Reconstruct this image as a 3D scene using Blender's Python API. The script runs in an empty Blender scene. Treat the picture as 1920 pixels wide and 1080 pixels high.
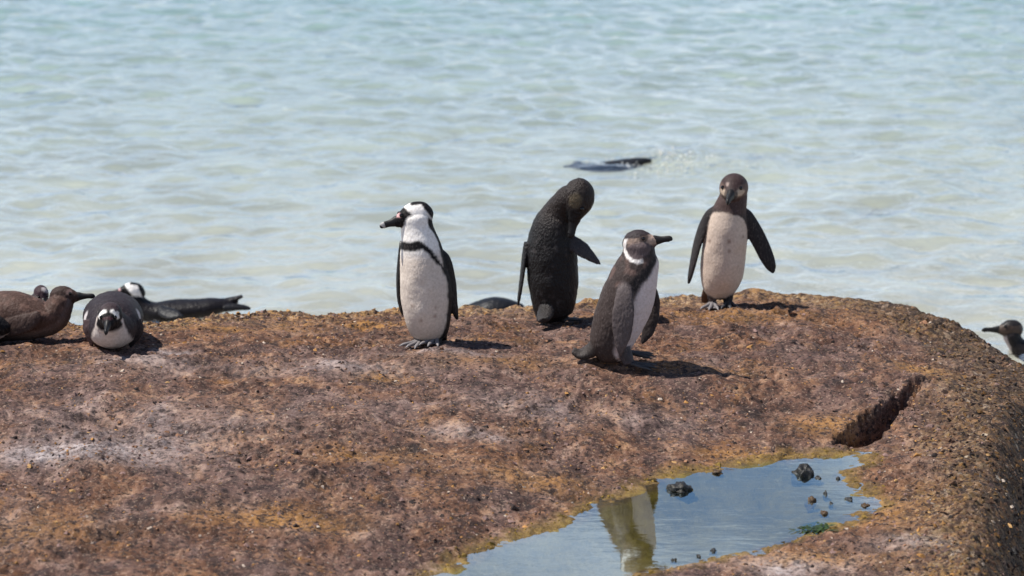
import bpy, math, random
import numpy as np
from mathutils import Vector, Matrix, kdtree

random.seed(7)
rng = np.random.default_rng(11)
S = bpy.context.scene
COL = S.collection

# ------------------------------------------------------------------ camera
CAM_Y, CAM_Z = -13.0, 3.635
PITCH = 11.5                      # degrees below the horizon
FPX = 6110.0                      # focal length in pixels of the 1920 wide photograph
cam = bpy.data.cameras.new('camera')
cam.sensor_width = 36.0
cam.lens = FPX / 1920 * 36.0
cam.clip_start, cam.clip_end = 0.1, 5000
cam.dof.use_dof = True
cam.dof.focus_distance = 12.7
cam.dof.aperture_fstop = 3.8
cam_ob = bpy.data.objects.new('camera', cam)
cam_ob.location = (0, CAM_Y, CAM_Z)
cam_ob.rotation_euler = (math.radians(90 - PITCH), 0, 0)
COL.objects.link(cam_ob)
S.camera = cam_ob

# ------------------------------------------------------------------ sky, sun, exposure
SUN_EL = math.radians(60)
SUN_AZ_VEC = Vector((-0.99, 0.13, 0)).normalized()      # horizontal direction towards the sun
world = bpy.data.worlds.new('World')
S.world = world
world.use_nodes = True
wn, wl = world.node_tree.nodes, world.node_tree.links
wn.clear()
sky = wn.new('ShaderNodeTexSky'); sky.sky_type = 'NISHITA'; sky.sun_disc = False
sky.sun_elevation = SUN_EL
sky.sun_rotation = math.atan2(SUN_AZ_VEC.x, SUN_AZ_VEC.y)
sky.air_density = 1.0; sky.dust_density = 0.0; sky.ozone_density = 4.0
geo = wn.new('ShaderNodeTexCoord')
sep = wn.new('ShaderNodeSeparateXYZ'); wl.new(geo.outputs['Generated'], sep.inputs[0])
zc = wn.new('ShaderNodeMath'); zc.operation = 'MAXIMUM'; zc.inputs[1].default_value = 0.03
wl.new(sep.outputs['Z'], zc.inputs[0])
dx = wn.new('ShaderNodeMath'); dx.operation = 'DIVIDE'; wl.new(sep.outputs['X'], dx.inputs[0]); wl.new(zc.outputs[0], dx.inputs[1])
dy = wn.new('ShaderNodeMath'); dy.operation = 'DIVIDE'; wl.new(sep.outputs['Y'], dy.inputs[0]); wl.new(zc.outputs[0], dy.inputs[1])
cmb = wn.new('ShaderNodeCombineXYZ'); wl.new(dx.outputs[0], cmb.inputs[0]); wl.new(dy.outputs[0], cmb.inputs[1])
cn = wn.new('ShaderNodeTexNoise'); cn.inputs['Scale'].default_value = 1.0; cn.inputs['Detail'].default_value = 7
cn.inputs['Roughness'].default_value = 0.62; cn.inputs['Distortion'].default_value = 0.4
cofs = wn.new('ShaderNodeVectorMath'); cofs.operation = 'ADD'; cofs.inputs[1].default_value = (9.1, 4.4, 0)
wl.new(cmb.outputs[0], cofs.inputs[0]); wl.new(cofs.outputs[0], cn.inputs['Vector'])
cr = wn.new('ShaderNodeValToRGB'); cr.color_ramp.elements[0].position = 0.47; cr.color_ramp.elements[1].position = 0.68
lowb = wn.new('ShaderNodeMapRange'); lowb.inputs['From Min'].default_value = 0.12; lowb.inputs['From Max'].default_value = 0.6
lowb.inputs['To Min'].default_value = 0.02; lowb.inputs['To Max'].default_value = -0.10      # cloud banks thicken towards the horizon, all the way round
wl.new(sep.outputs['Z'], lowb.inputs['Value'])
cadd = wn.new('ShaderNodeMath'); cadd.operation = 'ADD'; wl.new(cn.outputs['Fac'], cadd.inputs[0]); wl.new(lowb.outputs[0], cadd.inputs[1])
wl.new(cadd.outputs[0], cr.inputs[0])
cmix = wn.new('ShaderNodeMix'); cmix.data_type = 'RGBA'
wl.new(cr.outputs[0], cmix.inputs['Factor']); wl.new(sky.outputs[0], cmix.inputs['A'])
cmix.inputs['B'].default_value = (13.0, 13.8, 15.5, 1)
bg = wn.new('ShaderNodeBackground'); bg.inputs['Strength'].default_value = 0.08
wl.new(cmix.outputs['Result'], bg.inputs['Color'])
wo = wn.new('ShaderNodeOutputWorld'); wl.new(bg.outputs[0], wo.inputs[0])

sun = bpy.data.lights.new('sun', 'SUN'); sun.energy = 5.0; sun.angle = math.radians(0.5); sun.color = (1.0, 0.955, 0.88)
sun_ob = bpy.data.objects.new('sun', sun); COL.objects.link(sun_ob)
sun_dir = (SUN_AZ_VEC * math.cos(SUN_EL) + Vector((0, 0, math.sin(SUN_EL))))
sun_ob.rotation_euler = sun_dir.to_track_quat('Z', 'Y').to_euler()
sun_ob.location = sun_dir * 30

vs = S.view_settings
vs.view_transform = 'Standard'; vs.look = 'None'; vs.exposure = 0.2; vs.gamma = 1.0; vs.use_curve_mapping = False

# ------------------------------------------------------------------ helpers
cP, sP = math.cos(math.radians(PITCH)), math.sin(math.radians(PITCH))

def ray(px, py):
    a, b = (px - 960) / FPX, (540 - py) / FPX
    return np.array([a, cP + b * sP, -sP + b * cP])

def W(px, py, Y):
    """point where the line of sight through a pixel reaches the depth Y"""
    d = ray(px, py); t = (Y - CAM_Y) / d[1]
    return np.array([d[0] * t, Y, CAM_Z + d[2] * t])

def WZ(px, py, z):
    """point where the line of sight through a pixel reaches the height z"""
    d = ray(px, py); t = (z - CAM_Z) / d[2]
    return np.array([d[0] * t, CAM_Y + d[1] * t, z])

def hsh(ix, iy, iz, seed):
    n = (ix.astype(np.int64) * 374761393 + iy.astype(np.int64) * 668265263 + iz.astype(np.int64) * 2147483647 + seed * 974634777) & 0xffffffff
    n = ((n ^ (n >> 13)) * 1274126177) & 0xffffffff
    n = ((n ^ (n >> 16)) * 2246822519) & 0xffffffff
    n = n ^ (n >> 15)
    return (n & 0xffff) / 32767.5 - 1.0

def noise2(x, y, seed=0):
    x = np.asarray(x, float); y = np.asarray(y, float)
    ix, iy = np.floor(x), np.floor(y); fx, fy = x - ix, y - iy
    u, v = fx * fx * fx * (fx * (fx * 6 - 15) + 10), fy * fy * fy * (fy * (fy * 6 - 15) + 10)
    z = np.zeros_like(ix)
    def g(i, j):
        a = hsh(ix + i, iy + j, z, seed) * math.pi
        return np.cos(a) * (fx - i) + np.sin(a) * (fy - j)
    return 1.5 * ((g(0, 0) * (1 - u) + g(1, 0) * u) * (1 - v) + (g(0, 1) * (1 - u) + g(1, 1) * u) * v)

def noise3(p, seed=0):
    p = np.asarray(p, float); i = np.floor(p); f = p - i
    u = f * f * (3 - 2 * f); r = 0
    for a in (0, 1):
        for b in (0, 1):
            for c in (0, 1):
                w = (u[:, 0] if a else 1 - u[:, 0]) * (u[:, 1] if b else 1 - u[:, 1]) * (u[:, 2] if c else 1 - u[:, 2])
                r = r + w * hsh(i[:, 0] + a, i[:, 1] + b, i[:, 2] + c, seed)
    return r

def sstep(a, b, x):
    t = np.clip((np.asarray(x, float) - a) / (b - a), 0, 1); return t * t * (3 - 2 * t)

def poly_sd(x, y, poly):
    """signed distance to a closed polygon, negative inside"""
    x = np.asarray(x, float); y = np.asarray(y, float)
    best = np.full(x.shape, 1e9); inside = np.zeros(x.shape, bool)
    n = len(poly)
    for k in range(n):
        ax, ay = poly[k]; bx, by = poly[(k + 1) % n]
        ex, ey = bx - ax, by - ay
        t = np.clip(((x - ax) * ex + (y - ay) * ey) / (ex * ex + ey * ey + 1e-12), 0, 1)
        best = np.minimum(best, (x - ax - t * ex) ** 2 + (y - ay - t * ey) ** 2)
        c = (ay > y) != (by > y)
        if abs(ey) > 1e-12:
            inside ^= c & (x < ex * (y - ay) / ey + ax)
    d = np.sqrt(best)
    return np.where(inside, -d, d)

def line_dist(x, y, pts):
    """distance to an open polyline and position along it (0..1)"""
    best = np.full(x.shape, 1e9); pos = np.zeros(x.shape); n = len(pts) - 1
    for k in range(n):
        ax, ay = pts[k]; bx, by = pts[k + 1]; ex, ey = bx - ax, by - ay
        t = np.clip(((x - ax) * ex + (y - ay) * ey) / (ex * ex + ey * ey + 1e-12), 0, 1)
        d = (x - ax - t * ex) ** 2 + (y - ay - t * ey) ** 2
        m = d < best; best = np.where(m, d, best); pos = np.where(m, (k + t) / n, pos)
    return np.sqrt(best), pos

def mesh_np(name, verts, faces, smooth=True):
    me = bpy.data.meshes.new(name)
    me.from_pydata(np.asarray(verts).tolist() if not isinstance(verts, list) else verts, [], faces if isinstance(faces, list) else faces.tolist())
    if smooth:
        me.polygons.foreach_set('use_smooth', [True] * len(me.polygons))
    me.update()
    return me

def grid_mesh(name, xs, ys, Z):
    nx, ny = len(xs), len(ys)
    X, Y = np.meshgrid(xs, ys)
    V = np.stack([X, Y, Z], -1).reshape(-1, 3).astype(np.float32)
    i = np.arange(nx - 1)[None, :] + np.arange(ny - 1)[:, None] * nx
    F = np.stack([i, i + 1, i + nx + 1, i + nx], -1).reshape(-1, 4).astype(np.int32)
    me = bpy.data.meshes.new(name)
    me.vertices.add(len(V)); me.vertices.foreach_set('co', V.ravel())
    me.loops.add(F.size); me.loops.foreach_set('vertex_index', F.ravel())
    me.polygons.add(len(F)); me.polygons.foreach_set('loop_start', np.arange(0, F.size, 4, dtype=np.int32))
    me.polygons.foreach_set('use_smooth', np.ones(len(F), bool))
    me.update(calc_edges=True)
    return me

def fattr(me, name, vals):
    a = me.attributes.new(name, 'FLOAT', 'POINT'); a.data.foreach_set('value', np.asarray(vals, np.float32).ravel())

def cattr(me, name, rgb):
    a = me.attributes.new(name, 'FLOAT_COLOR', 'POINT')
    c = np.ones((len(rgb), 4), np.float32); c[:, :3] = rgb
    a.data.foreach_set('color', c.ravel())

def link(name, me, mat, parent=None):
    o = bpy.data.objects.new(name, me); COL.objects.link(o)
    if mat: me.materials.append(mat)
    if parent: o.parent = parent
    return o

def tag(o, label=None, cat=None, group=None, kind=None):
    if label: o['label'] = label
    if cat: o['category'] = cat
    if group: o['group'] = group
    if kind: o['kind'] = kind
    return o

class NT:
    """small helper for building node materials"""
    def __init__(s, name):
        s.m = bpy.data.materials.new(name); s.m.use_nodes = True
        s.n, s.l = s.m.node_tree.nodes, s.m.node_tree.links; s.n.clear()
        s.out = s.n.new('ShaderNodeOutputMaterial')
    def put(s, sock, v):
        if hasattr(v, 'is_linked') or isinstance(v, bpy.types.NodeSocket): s.l.new(v, sock)
        elif isinstance(v, tuple) and len(v) == 3 and sock.type == 'RGBA': sock.default_value = (*v, 1)
        else: sock.default_value = v
    def coord(s, scale=(1, 1, 1)):
        t = s.n.new('ShaderNodeTexCoord'); m = s.n.new('ShaderNodeMapping'); m.inputs['Scale'].default_value = scale
        s.l.new(t.outputs['Object'], m.inputs['Vector']); return m.outputs[0]
    def noise(s, vec, scale, detail=4, rough=0.55, dist=0.0):
        t = s.n.new('ShaderNodeTexNoise'); s.l.new(vec, t.inputs['Vector'])
        t.inputs['Scale'].default_value = scale; t.inputs['Detail'].default_value = detail
        t.inputs['Roughness'].default_value = rough; t.inputs['Distortion'].default_value = dist
        return t.outputs['Fac']
    def voro(s, vec, scale, out='Distance', feat='F1'):
        t = s.n.new('ShaderNodeTexVoronoi'); t.feature = feat; s.l.new(vec, t.inputs['Vector']); t.inputs['Scale'].default_value = scale
        return t.outputs[out]
    def ramp(s, fac, stops):
        r = s.n.new('ShaderNodeValToRGB'); s.l.new(fac, r.inputs[0]); e = r.color_ramp.elements
        while len(e) < len(stops): e.new(0.5)
        for k, (p, c) in enumerate(stops):
            e[k].position = p; e[k].color = (*c, 1) if isinstance(c, tuple) else (c, c, c, 1)
        return r.outputs[0]
    def mix(s, fac, a, b, blend='MIX'):
        m = s.n.new('ShaderNodeMix'); m.data_type = 'RGBA'; m.blend_type = blend
        s.put(m.inputs['Factor'], fac); s.put(m.inputs['A'], a); s.put(m.inputs['B'], b); return m.outputs['Result']
    def math(s, op, a, b=0.0, clamp=False):
        m = s.n.new('ShaderNodeMath'); m.operation = op; m.use_clamp = clamp
        s.put(m.inputs[0], a); s.put(m.inputs[1], b); return m.outputs[0]
    def attr(s, name, out='Fac'):
        a = s.n.new('ShaderNodeAttribute'); a.attribute_name = name; return a.outputs[out]
    def bump(s, h, strength=0.5, dist=0.01, normal=None):
        b = s.n.new('ShaderNodeBump'); b.inputs['Strength'].default_value = strength; b.inputs['Distance'].default_value = dist
        s.put(b.inputs['Height'], h)
        if normal is not None: s.l.new(normal, b.inputs['Normal'])
        return b.outputs[0]
    def bsdf(s, color, rough=0.8, normal=None, spec=0.4, **kw):
        b = s.n.new('ShaderNodeBsdfPrincipled'); s.put(b.inputs['Base Color'], color); s.put(b.inputs['Roughness'], rough)
        s.put(b.inputs['Specular IOR Level'], spec)
        for k, v in kw.items(): s.put(b.inputs[k], v)
        if normal is not None: s.l.new(normal, b.inputs['Normal'])
        s.l.new(b.outputs[0], s.out.inputs[0]); return b

# ------------------------------------------------------------------ the rock's shape
Z_POOL = 0.596
ctrl = [W(800, 648, 0), W(1180, 690, -.4), W(1350, 578, 1.2), W(1040, 604, .8), W(210, 656, -.1), W(60, 640, .1),
        W(150, 607, .62), W(270, 601, .8), W(500, 593, 1.0), W(740, 585, 1.2), W(900, 581, 1.3), W(1100, 568, 1.5), W(1250, 557, 1.6),
        W(1400, 551, 1.6), W(1520, 551, 1.5), W(1600, 563, 1.4), W(1700, 586, 1.2), W(1780, 616, .9), W(1850, 656, .55), W(1920, 706, .1),
        WZ(0, 1080, .70), WZ(400, 1080, .69), WZ(650, 1080, .63), WZ(0, 850, .745), WZ(400, 850, .735), WZ(800, 850, .705),
        WZ(1180, 722, .745), WZ(1320, 712, .742), WZ(1040, 722, .745), WZ(1440, 690, .742),
        WZ(1600, 700, .745), WZ(1780, 760, .70), WZ(1850, 850, .665), WZ(1800, 980, .64), WZ(1500, 1080, .615),
        np.array([-3.5, -3.5, .6]), np.array([-3.5, .3, .7]), np.array([0.3, -4.2, .56]), np.array([-1.5, -4.2, .6])]
ctrl = np.array(ctrl)

def tps_fit(P, lam=2e-4):
    n = len(P); d = np.sqrt(((P[:, None, :2] - P[None, :, :2]) ** 2).sum(-1)) + 1e-9
    K = d * d * np.log(d); A = np.zeros((n + 3, n + 3)); A[:n, :n] = K + lam * np.eye(n)
    A[:n, n] = 1; A[:n, n + 1:] = P[:, :2]; A[n, :n] = 1; A[n + 1:, :n] = P[:, :2].T
    return np.linalg.solve(A, np.concatenate([P[:, 2], np.zeros(3)]))
TPS = tps_fit(ctrl)

EDGE = [tuple(W(px, py, Y)[:2]) for px, py, Y in
        ((-500, 600, .5), (0, 603, .58), (150, 607, .65), (270, 601, .83), (500, 593, 1.03), (740, 585, 1.23), (900, 581, 1.33), (1100, 568, 1.53),
         (1250, 557, 1.63), (1400, 551, 1.63), (1520, 551, 1.53), (1600, 563, 1.43), (1700, 586, 1.22), (1780, 616, .92), (1850, 656, .57), (1920, 706, .1))]
EDGE += [(2.03, -.2), (1.98, -.5), (1.88, -.95), (1.75, -1.6), (1.53, -2.75), (1.36, -3.4), (0.8, -5.0), (-3.6, -5.0), (-3.8, -1)]

POOL_PX = [(790, 1100), (825, 1080), (870, 1058), (920, 1030), (985, 1008), (1040, 993), (1090, 970), (1120, 950), (1170, 934), (1225, 912),
           (1250, 897), (1290, 886), (1340, 884), (1400, 871), (1480, 861), (1560, 856), (1622, 852), (1612, 872), (1580, 884), (1575, 898),
           (1600, 915), (1622, 935), (1640, 950), (1600, 962), (1575, 985), (1510, 1002), (1450, 1017), (1400, 1036), (1330, 1049), (1260, 1060),
           (1225, 1066), (1185, 1074), (1150, 1092), (1080, 1130), (950, 1160), (800, 1150)]
POOL = [tuple(WZ(px, py, Z_POOL)[:2]) for px, py in POOL_PX]
CRACK = [tuple(WZ(px, py, z)[:2]) for px, py, z in ((1748, 711, .72), (1706, 731, .71), (1662, 768, .68), (1612, 804, .65), (1562, 827, .625))]
SIGN_CRACK = 1.0
SLOT = [tuple(WZ(px, py, .685)[:2]) for px, py in ((1472, 586), (1510, 592), (1570, 602))]
SLOT2 = [tuple(WZ(px, py, .71)[:2]) for px, py in ((1390, 636), (1440, 632), (1490, 630))]

def plateau(x, y):
    xc, yc = np.clip(x, -3.6, 2.1), np.clip(y, -4.3, 1.65)
    z = np.full(x.shape, 0.0)
    for (a, b, c), w in zip(ctrl, TPS):
        d2 = (xc - a) ** 2 + (yc - b) ** 2 + 1e-12
        z += w * 0.5 * d2 * np.log(d2)
    return z + TPS[-3] + TPS[-2] * xc + TPS[-1] * yc

def rock_base(x, y):
    x = np.asarray(x, float); y = np.asarray(y, float)
    z = plateau(x, y)
    ps = poly_sd(x, y, POOL)
    wob = 0.05 * noise2(x * 6, y * 3, 3) + 0.025 * noise2(x * 17, y * 9, 4)
    ps2 = ps + wob * sstep(0.3, 0.0, np.abs(ps))
    shore = Z_POOL + np.where(ps2 > 0, 0.15 * ps2 + 0.03 * ps2 ** 2, 0.22 * ps2)
    shore = np.maximum(shore, Z_POOL - 0.07)
    k = 0.035
    h = np.clip(0.5 + 0.5 * (shore - z) / k, 0, 1)
    z = shore * (1 - h) + z * h - k * h * (1 - h)
    # fissures
    d, p = line_dist(x, y, CRACK)
    (ax, ay), (bx, by) = CRACK[0], CRACK[-1]
    sg = ((bx - ax) * (y - ay) - (by - ay) * (x - ax)) / math.hypot(bx - ax, by - ay)      # > 0 : the near block
    env = np.sin(np.clip(0.06 + p * .94, 0, 1) ** 1.75 * math.pi)
    near = sg * SIGN_CRACK
    z += env * np.where(near > 0, -0.022, 0.024) * sstep(0.45, 0.0, d)
    d = d + 0.03 * noise2(x * 14, y * 9, 9) + .012 * noise2(x * 40, y * 30, 8)
    wd = 0.015 + 0.05 * env
    z -= (0.005 + 0.14 * env) * sstep(wd, wd * 0.55, d)
    for sl, dep, wid in ((SLOT, 0.045, 0.06), (SLOT2, 0.02, 0.05)):
        d, p = line_dist(x, y, sl)
        z -= dep * sstep(wid, wid * 0.3, d + 0.015 * noise2(x * 25, y * 15, 10))
    es = poly_sd(x, y, EDGE)
    s = np.maximum(es + 0.06 - .09 * sstep(1.0, 1.6, x) * sstep(-1.2, -.2, y), 0)
    z -= (1.25 + 1.3 * sstep(1.2, 1.8, x) * sstep(.9, .0, y)) * (np.sqrt(s * s + 0.14 ** 2) - 0.14)
    return np.maximum(z, -1.6), ps, es

def crust_mask(x, y, es):
    back = sstep(-0.42, -0.05, es + 0.1 * noise2(x * 5, y * 4, 21))
    return np.clip(back, 0, 1)

DARKS = [(*WZ(px, py, z)[:2], rx, ry, a) for px, py, z, rx, ry, a in ((880, 925, .67, .11, .10, .9), (640, 950, .69, .10, .07, .7), (700, 970, .68, .12, .08, .7), (790, 840, .71, .05, .04, .9), (1352, 843, .64, .03, .03, 1.0),
     (340, 945, .71, .09, .05, .7), (385, 823, .73, .03, .03, .9), (1490, 640, .73, .09, .06, .7), (1420, 740, .70, .08, .08, .6), (600, 905, .70, .08, .06, .6), (250, 1000, .70, .2, .12, .35),
     (900, 732, .73, .025, .03, 1.0), (560, 830, .73, .03, .03, .8), (870, 1010, .66, .15, .06, .6), (1040, 940, .65, .06, .05, .5), (1600, 822, .63, .08, .05, 1.0), (480, 1060, .68, .15, .06, .5), (1770, 640, .68, .2, .2, .6))]
def DARK(x, y):
    d = 0
    for cx, cy, rx, ry, a in DARKS: d = d + a * np.exp(-(((x - cx) / rx) ** 2 + ((y - cy) / ry) ** 2))
    return d * (.75 + .6 * noise2(x * 18, y * 14, 55))

def rock_relief(x, y, ps, es):
    cr = crust_mask(x, y, es)
    wet = sstep(0.10, -0.06, ps)
    amp = (1 + 0.25 * cr + .9 * np.clip(DARK(x, y), 0, 1)) * (1 - 0.6 * wet)
    patch = 0.6 + 0.7 * sstep(-0.3, 0.5, noise2(x * 2.3, y * 1.6, 30))
    z = (0.022 * noise2(x * 2.2, y * 1.7, 31) + 0.022 * noise2(x * 5, y * 4.5, 32)) * sstep(.02, .35, ps)
    r1 = np.abs(noise2(x * 9, y * 11, 33)); r2 = np.abs(noise2(x * 15 + 5, y * 24, 34))
    z += amp * patch * (0.011 * noise2(x * 9, y * 12, 35) + 0.007 * (0.35 - r1) + 0.008 * (0.3 - r2)
                        + 0.0068 * noise2(x * 21, y * 34, 36) + 0.0055 * noise2(x * 43, y * 50, 37))
    # scattered knobs and pits
    k = noise2(x * 21, y * 13, 38)
    z += amp * 0.006 * sstep(0.45, 0.85, k) - amp * 0.008 * sstep(0.45, 0.85, -k)
    return z

def rock_z(x, y):
    x = np.atleast_1d(np.asarray(x, float)); y = np.atleast_1d(np.asarray(y, float))
    z, ps, es = rock_base(x, y)
    return z + rock_relief(x, y, ps, es), ps, es

def gz(x, y, r=0.0):
    """height of the rock's surface under a point, the highest within r"""
    if r <= 0: return float(rock_z(x, y)[0][0])
    a = np.linspace(-r, r, 7); A, B = np.meshgrid(a + x, a + y)
    return float(np.max(rock_z(A.ravel(), B.ravel())[0]))

def axis(lo, hi, step, far_lo, far_hi, n=14):
    mid = np.arange(lo, hi + step, step)
    t = np.linspace(0, 1, n + 1)[1:] ** 2
    return np.concatenate([(lo + (far_lo - lo) * t)[::-1], mid, mid[-1] + (far_hi - mid[-1]) * t])

xs = axis(-2.35, 2.4, 0.0055, -4.6, 3.6)
ys = axis(-3.1, 1.9, 0.0095, -6.0, 3.6)
X, Y = np.meshgrid(xs, ys)
Zb, PS, ES = rock_base(X, Y)
Zr = Zb + rock_relief(X, Y, PS, ES)
rock_me = grid_mesh('rock', xs, ys, Zr)
fattr(rock_me, 'pool', PS); fattr(rock_me, 'crust', crust_mask(X, Y, ES)); fattr(rock_me, 'edge', ES)

def gspot(px, py, rx, ry, z=.73):
    c = WZ(px, py, z); return np.exp(-(((X - c[0]) / rx) ** 2 + ((Y - c[1]) / ry) ** 2))
GU = (0.9 * gspot(95, 862, .20, .13) + 0.6 * gspot(230, 850, .3, .2) + 0.5 * gspot(620, 705, .35, .12) + 0.45 * gspot(280, 700, .25, .1)
      + 0.5 * gspot(840, 800, .12, .08) + 0.55 * gspot(930, 805, .1, .06) + 1.0 * gspot(1470, 1062, .13, .12, .62) + 0.6 * gspot(1700, 1015, .12, .08, .63)
      + .9 * gspot(325, 674, .085, .022) + 0.5 * gspot(820, 680, .25, .06) + .35 * gspot(330, 800, .5, .35) + .3 * gspot(1000, 760, .5, .15))
fattr(rock_me, 'guano', GU)
OC = sum(a * gspot(px, py, rx, ry, z) for px, py, rx, ry, z, a in ((540, 960, .22, .12, .70, .8), (690, 855, .18, .1, .71, .6), (720, 720, .12, .08, .73, .6), (1010, 880, .2, .12, .68, .6),
     (1440, 848, .25, .06, .62, .9), (1730, 690, .14, .16, .70, .9), (1560, 770, .16, .12, .70, .7), (930, 690, .3, .1, .74, .4), (60, 1000, .25, .2, .70, .4), (1500, 1045, .2, .1, .62, .8),
     (1640, 940, .15, .2, .64, .8), (1280, 700, .3, .1, .72, .4), (840, 640, .4, .06, .74, .4), (420, 610, .5, .06, .74, .7), (650, 600, .4, .08, .72, .8), (1300, 590, .5, .15, .68, .6)))
fattr(rock_me, 'ochre', np.clip(OC, 0, 1))
fattr(rock_me, 'dark', np.clip(DARK(X, Y), 0, 1))
MV = sum(a * gspot(px, py, rx, ry, z) for px, py, rx, ry, z, a in ((620, 660, .5, .12, .74, .9), (1000, 720, .5, .25, .73, .7), (1480, 690, .35, .3, .72, .9), (150, 700, .4, .15, .74, .4), (900, 1000, .3, .15, .66, .6),
     (1780, 850, .15, .15, .66, .8), (1650, 1050, .3, .12, .62, .8), (380, 1040, .3, .15, .69, .4), (1250, 760, .3, .2, .70, .5)))
fattr(rock_me, 'mauve', np.clip(MV, 0, 1))
crk = np.minimum(line_dist(X, Y, CRACK)[0], 1.0)
fattr(rock_me, 'crackd', crk)

m = NT('encrusted_rock')
co = m.coord()
cs = m.coord((1, 0.62, 1))
big = m.noise(cs, 2.6, 5, 0.6, 0.6)
mid = m.noise(cs, 11, 6, 0.65, 0.5)
fine = m.noise(co, 46, 5, 0.7)
grit = m.noise(co, 130, 3, 0.7)
brown = m.ramp(mid, [(0.30, (.020, .010, .008)), (0.42, (.082, .036, .022)), (0.54, (.180, .083, .045)), (0.68, (.40, .22, .115))])
mauve = m.ramp(mid, [(0.30, (.024, .014, .013)), (0.44, (.092, .051, .043)), (0.56, (.18, .106, .086)), (0.70, (.38, .26, .21))])
base = m.mix(m.math('ADD', m.ramp(big, [(0.42, 0.0), (0.58, 1.0)]), m.math('MULTIPLY', m.attr('mauve'), .6), True), brown, mauve)
och = m.noise(cs, 4.3, 5, 0.65, 0.8)
base = m.mix(m.math('MULTIPLY', m.ramp(och, [(0.56, 0.0), (0.70, 0.5)]), m.ramp(fine, [(0.42, 0.0), (0.54, 0.95)])), base, (.40, .185, .050))
base = m.mix(m.math('MULTIPLY', m.attr('ochre'), m.ramp(fine, [(0.40, 0.1), (0.54, 1.0)]), True), base, (.40, .20, .055))
# speckled growth along the rim
sp = m.voro(co, 55, 'Color')
spk = m.ramp(sp, [(0.1, (.05, .03, .02)), (0.35, (.22, .115, .045)), (0.6, (.42, .24, .075)), (0.85, (.50, .36, .20))])
rimn = m.math('MULTIPLY', m.attr('crust'), m.ramp(fine, [(0.38, 0.1), (0.55, 1.0)]), True)
base = m.mix(m.math('MULTIPLY', rimn, 0.8), base, spk)
sx = m.n.new('ShaderNodeSeparateXYZ'); m.l.new(co, sx.inputs[0])
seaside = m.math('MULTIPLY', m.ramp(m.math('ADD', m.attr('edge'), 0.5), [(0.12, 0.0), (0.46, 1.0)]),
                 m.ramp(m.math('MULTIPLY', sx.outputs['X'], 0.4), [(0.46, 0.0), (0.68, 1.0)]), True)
mussel_shade = m.ramp(m.voro(co, 34, 'Color'), [(0.2, (.012, .010, .010)), (0.55, (.05, .032, .022)), (0.85, (.19, .10, .05)), (0.97, (.5, .43, .34))])
base = m.mix(m.math('MULTIPLY', seaside, 0.85), base, mussel_shade)  # dark mussel speckle, with the right flank's shade put into its colour
base = m.mix(m.math('MULTIPLY', m.attr('dark'), m.ramp(mid, [(0.40, 1.0), (0.60, 0.3)]), True), base, (.030, .022, .022))
# fine dark and light grains
base = m.mix(m.ramp(fine, [(0.40, 0.88), (0.49, 0.0)]), base, (.022, .014, .013))
base = m.mix(m.ramp(m.noise(cs, 23, 5, .7, .4), [(0.36, 0.7), (0.48, 0.0)]), base, (.030, .019, .017))
base = m.mix(m.ramp(m.noise(co, 80, 4, .7), [(0.56, 0.0), (0.68, 0.6)]), base, (.52, .36, .26))
# droppings
gn = m.math('MULTIPLY', m.math('MULTIPLY', m.attr('guano'), .85), m.ramp(m.math('ADD', m.math('MULTIPLY', fine, 0.6), m.math('MULTIPLY', mid, 0.4)), [(0.40, 0.0), (0.60, 1.0)]), True)
base = m.mix(m.math('MULTIPLY', gn, 0.85), base, (.56, .50, .50))
# wet algae ring and pool floor
pool_a = m.attr('pool')
ring = m.ramp(m.math('ADD', m.math('ADD', pool_a, 0.5), m.math('MULTIPLY', m.math('SUBTRACT', mid, 0.5), 0.22)), [(0.52, 1.0), (0.60, 0.0)])
alg = m.ramp(m.math('ADD', m.math('MULTIPLY', mid, .5), m.math('MULTIPLY', fine, .5)), [(0.35, (.05, .032, .012)), (0.48, (.17, .10, .022)), (0.60, (.30, .20, .035)), (0.7, (.24, .20, .06))])
base = m.mix(m.math('MULTIPLY', ring, 0.85), base, alg)
floor_c = m.ramp(mid, [(0.35, (.12, .092, .016)), (0.65, (.23, .178, .034))])
base = m.mix(m.ramp(m.math('ADD', pool_a, 0.5), [(0.46, 1.0), (0.50, 0.0)]), base, floor_c)
wetr = m.ramp(m.math('ADD', pool_a, 0.5), [(0.52, 0.42), (0.60, 0.85)])
hgt = m.math('ADD', m.math('MULTIPLY', fine, 1.0), m.math('MULTIPLY', grit, 0.5))
bmp = m.bump(hgt, 0.75, 0.012)
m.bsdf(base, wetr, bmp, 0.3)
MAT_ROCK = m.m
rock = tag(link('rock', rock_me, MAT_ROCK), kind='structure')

# ------------------------------------------------------------------ sea and sea bed
def sea_waves(x, y):
    r = np.random.default_rng(5); z = np.zeros(x.shape)
    for k in range(34):
        lam = 0.16 * (1.1 / 0.16) ** (k / 33.0)
        a = math.radians(-100 + r.normal(0, 62)); ph = r.uniform(0, 6.28)
        amp = 0.0041 * lam ** 0.72
        ax, ay = math.cos(a), math.sin(a)
        wob = 0.9 * lam * noise2(x / (lam * 2.0), y / (lam * 2.0), 50 + k)
        z += amp * np.sin((x * ax + y * ay + wob) * 2 * math.pi / lam + ph)
    return z
wake_c = WZ(1270, 304, 0)
def sea_z(x, y):
    z = sea_waves(x, y)
    g = np.exp(-(((x - wake_c[0]) / .40) ** 2 + ((y - wake_c[1]) / .55) ** 2))
    z += g * (0.020 * noise2(x * 9, y * 6, 90) + 0.016 * noise2(x * 19, y * 13, 91) + 0.014)
    return z * np.clip((60 - np.hypot(x, y)) / 40, 0.0, 1)

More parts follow.
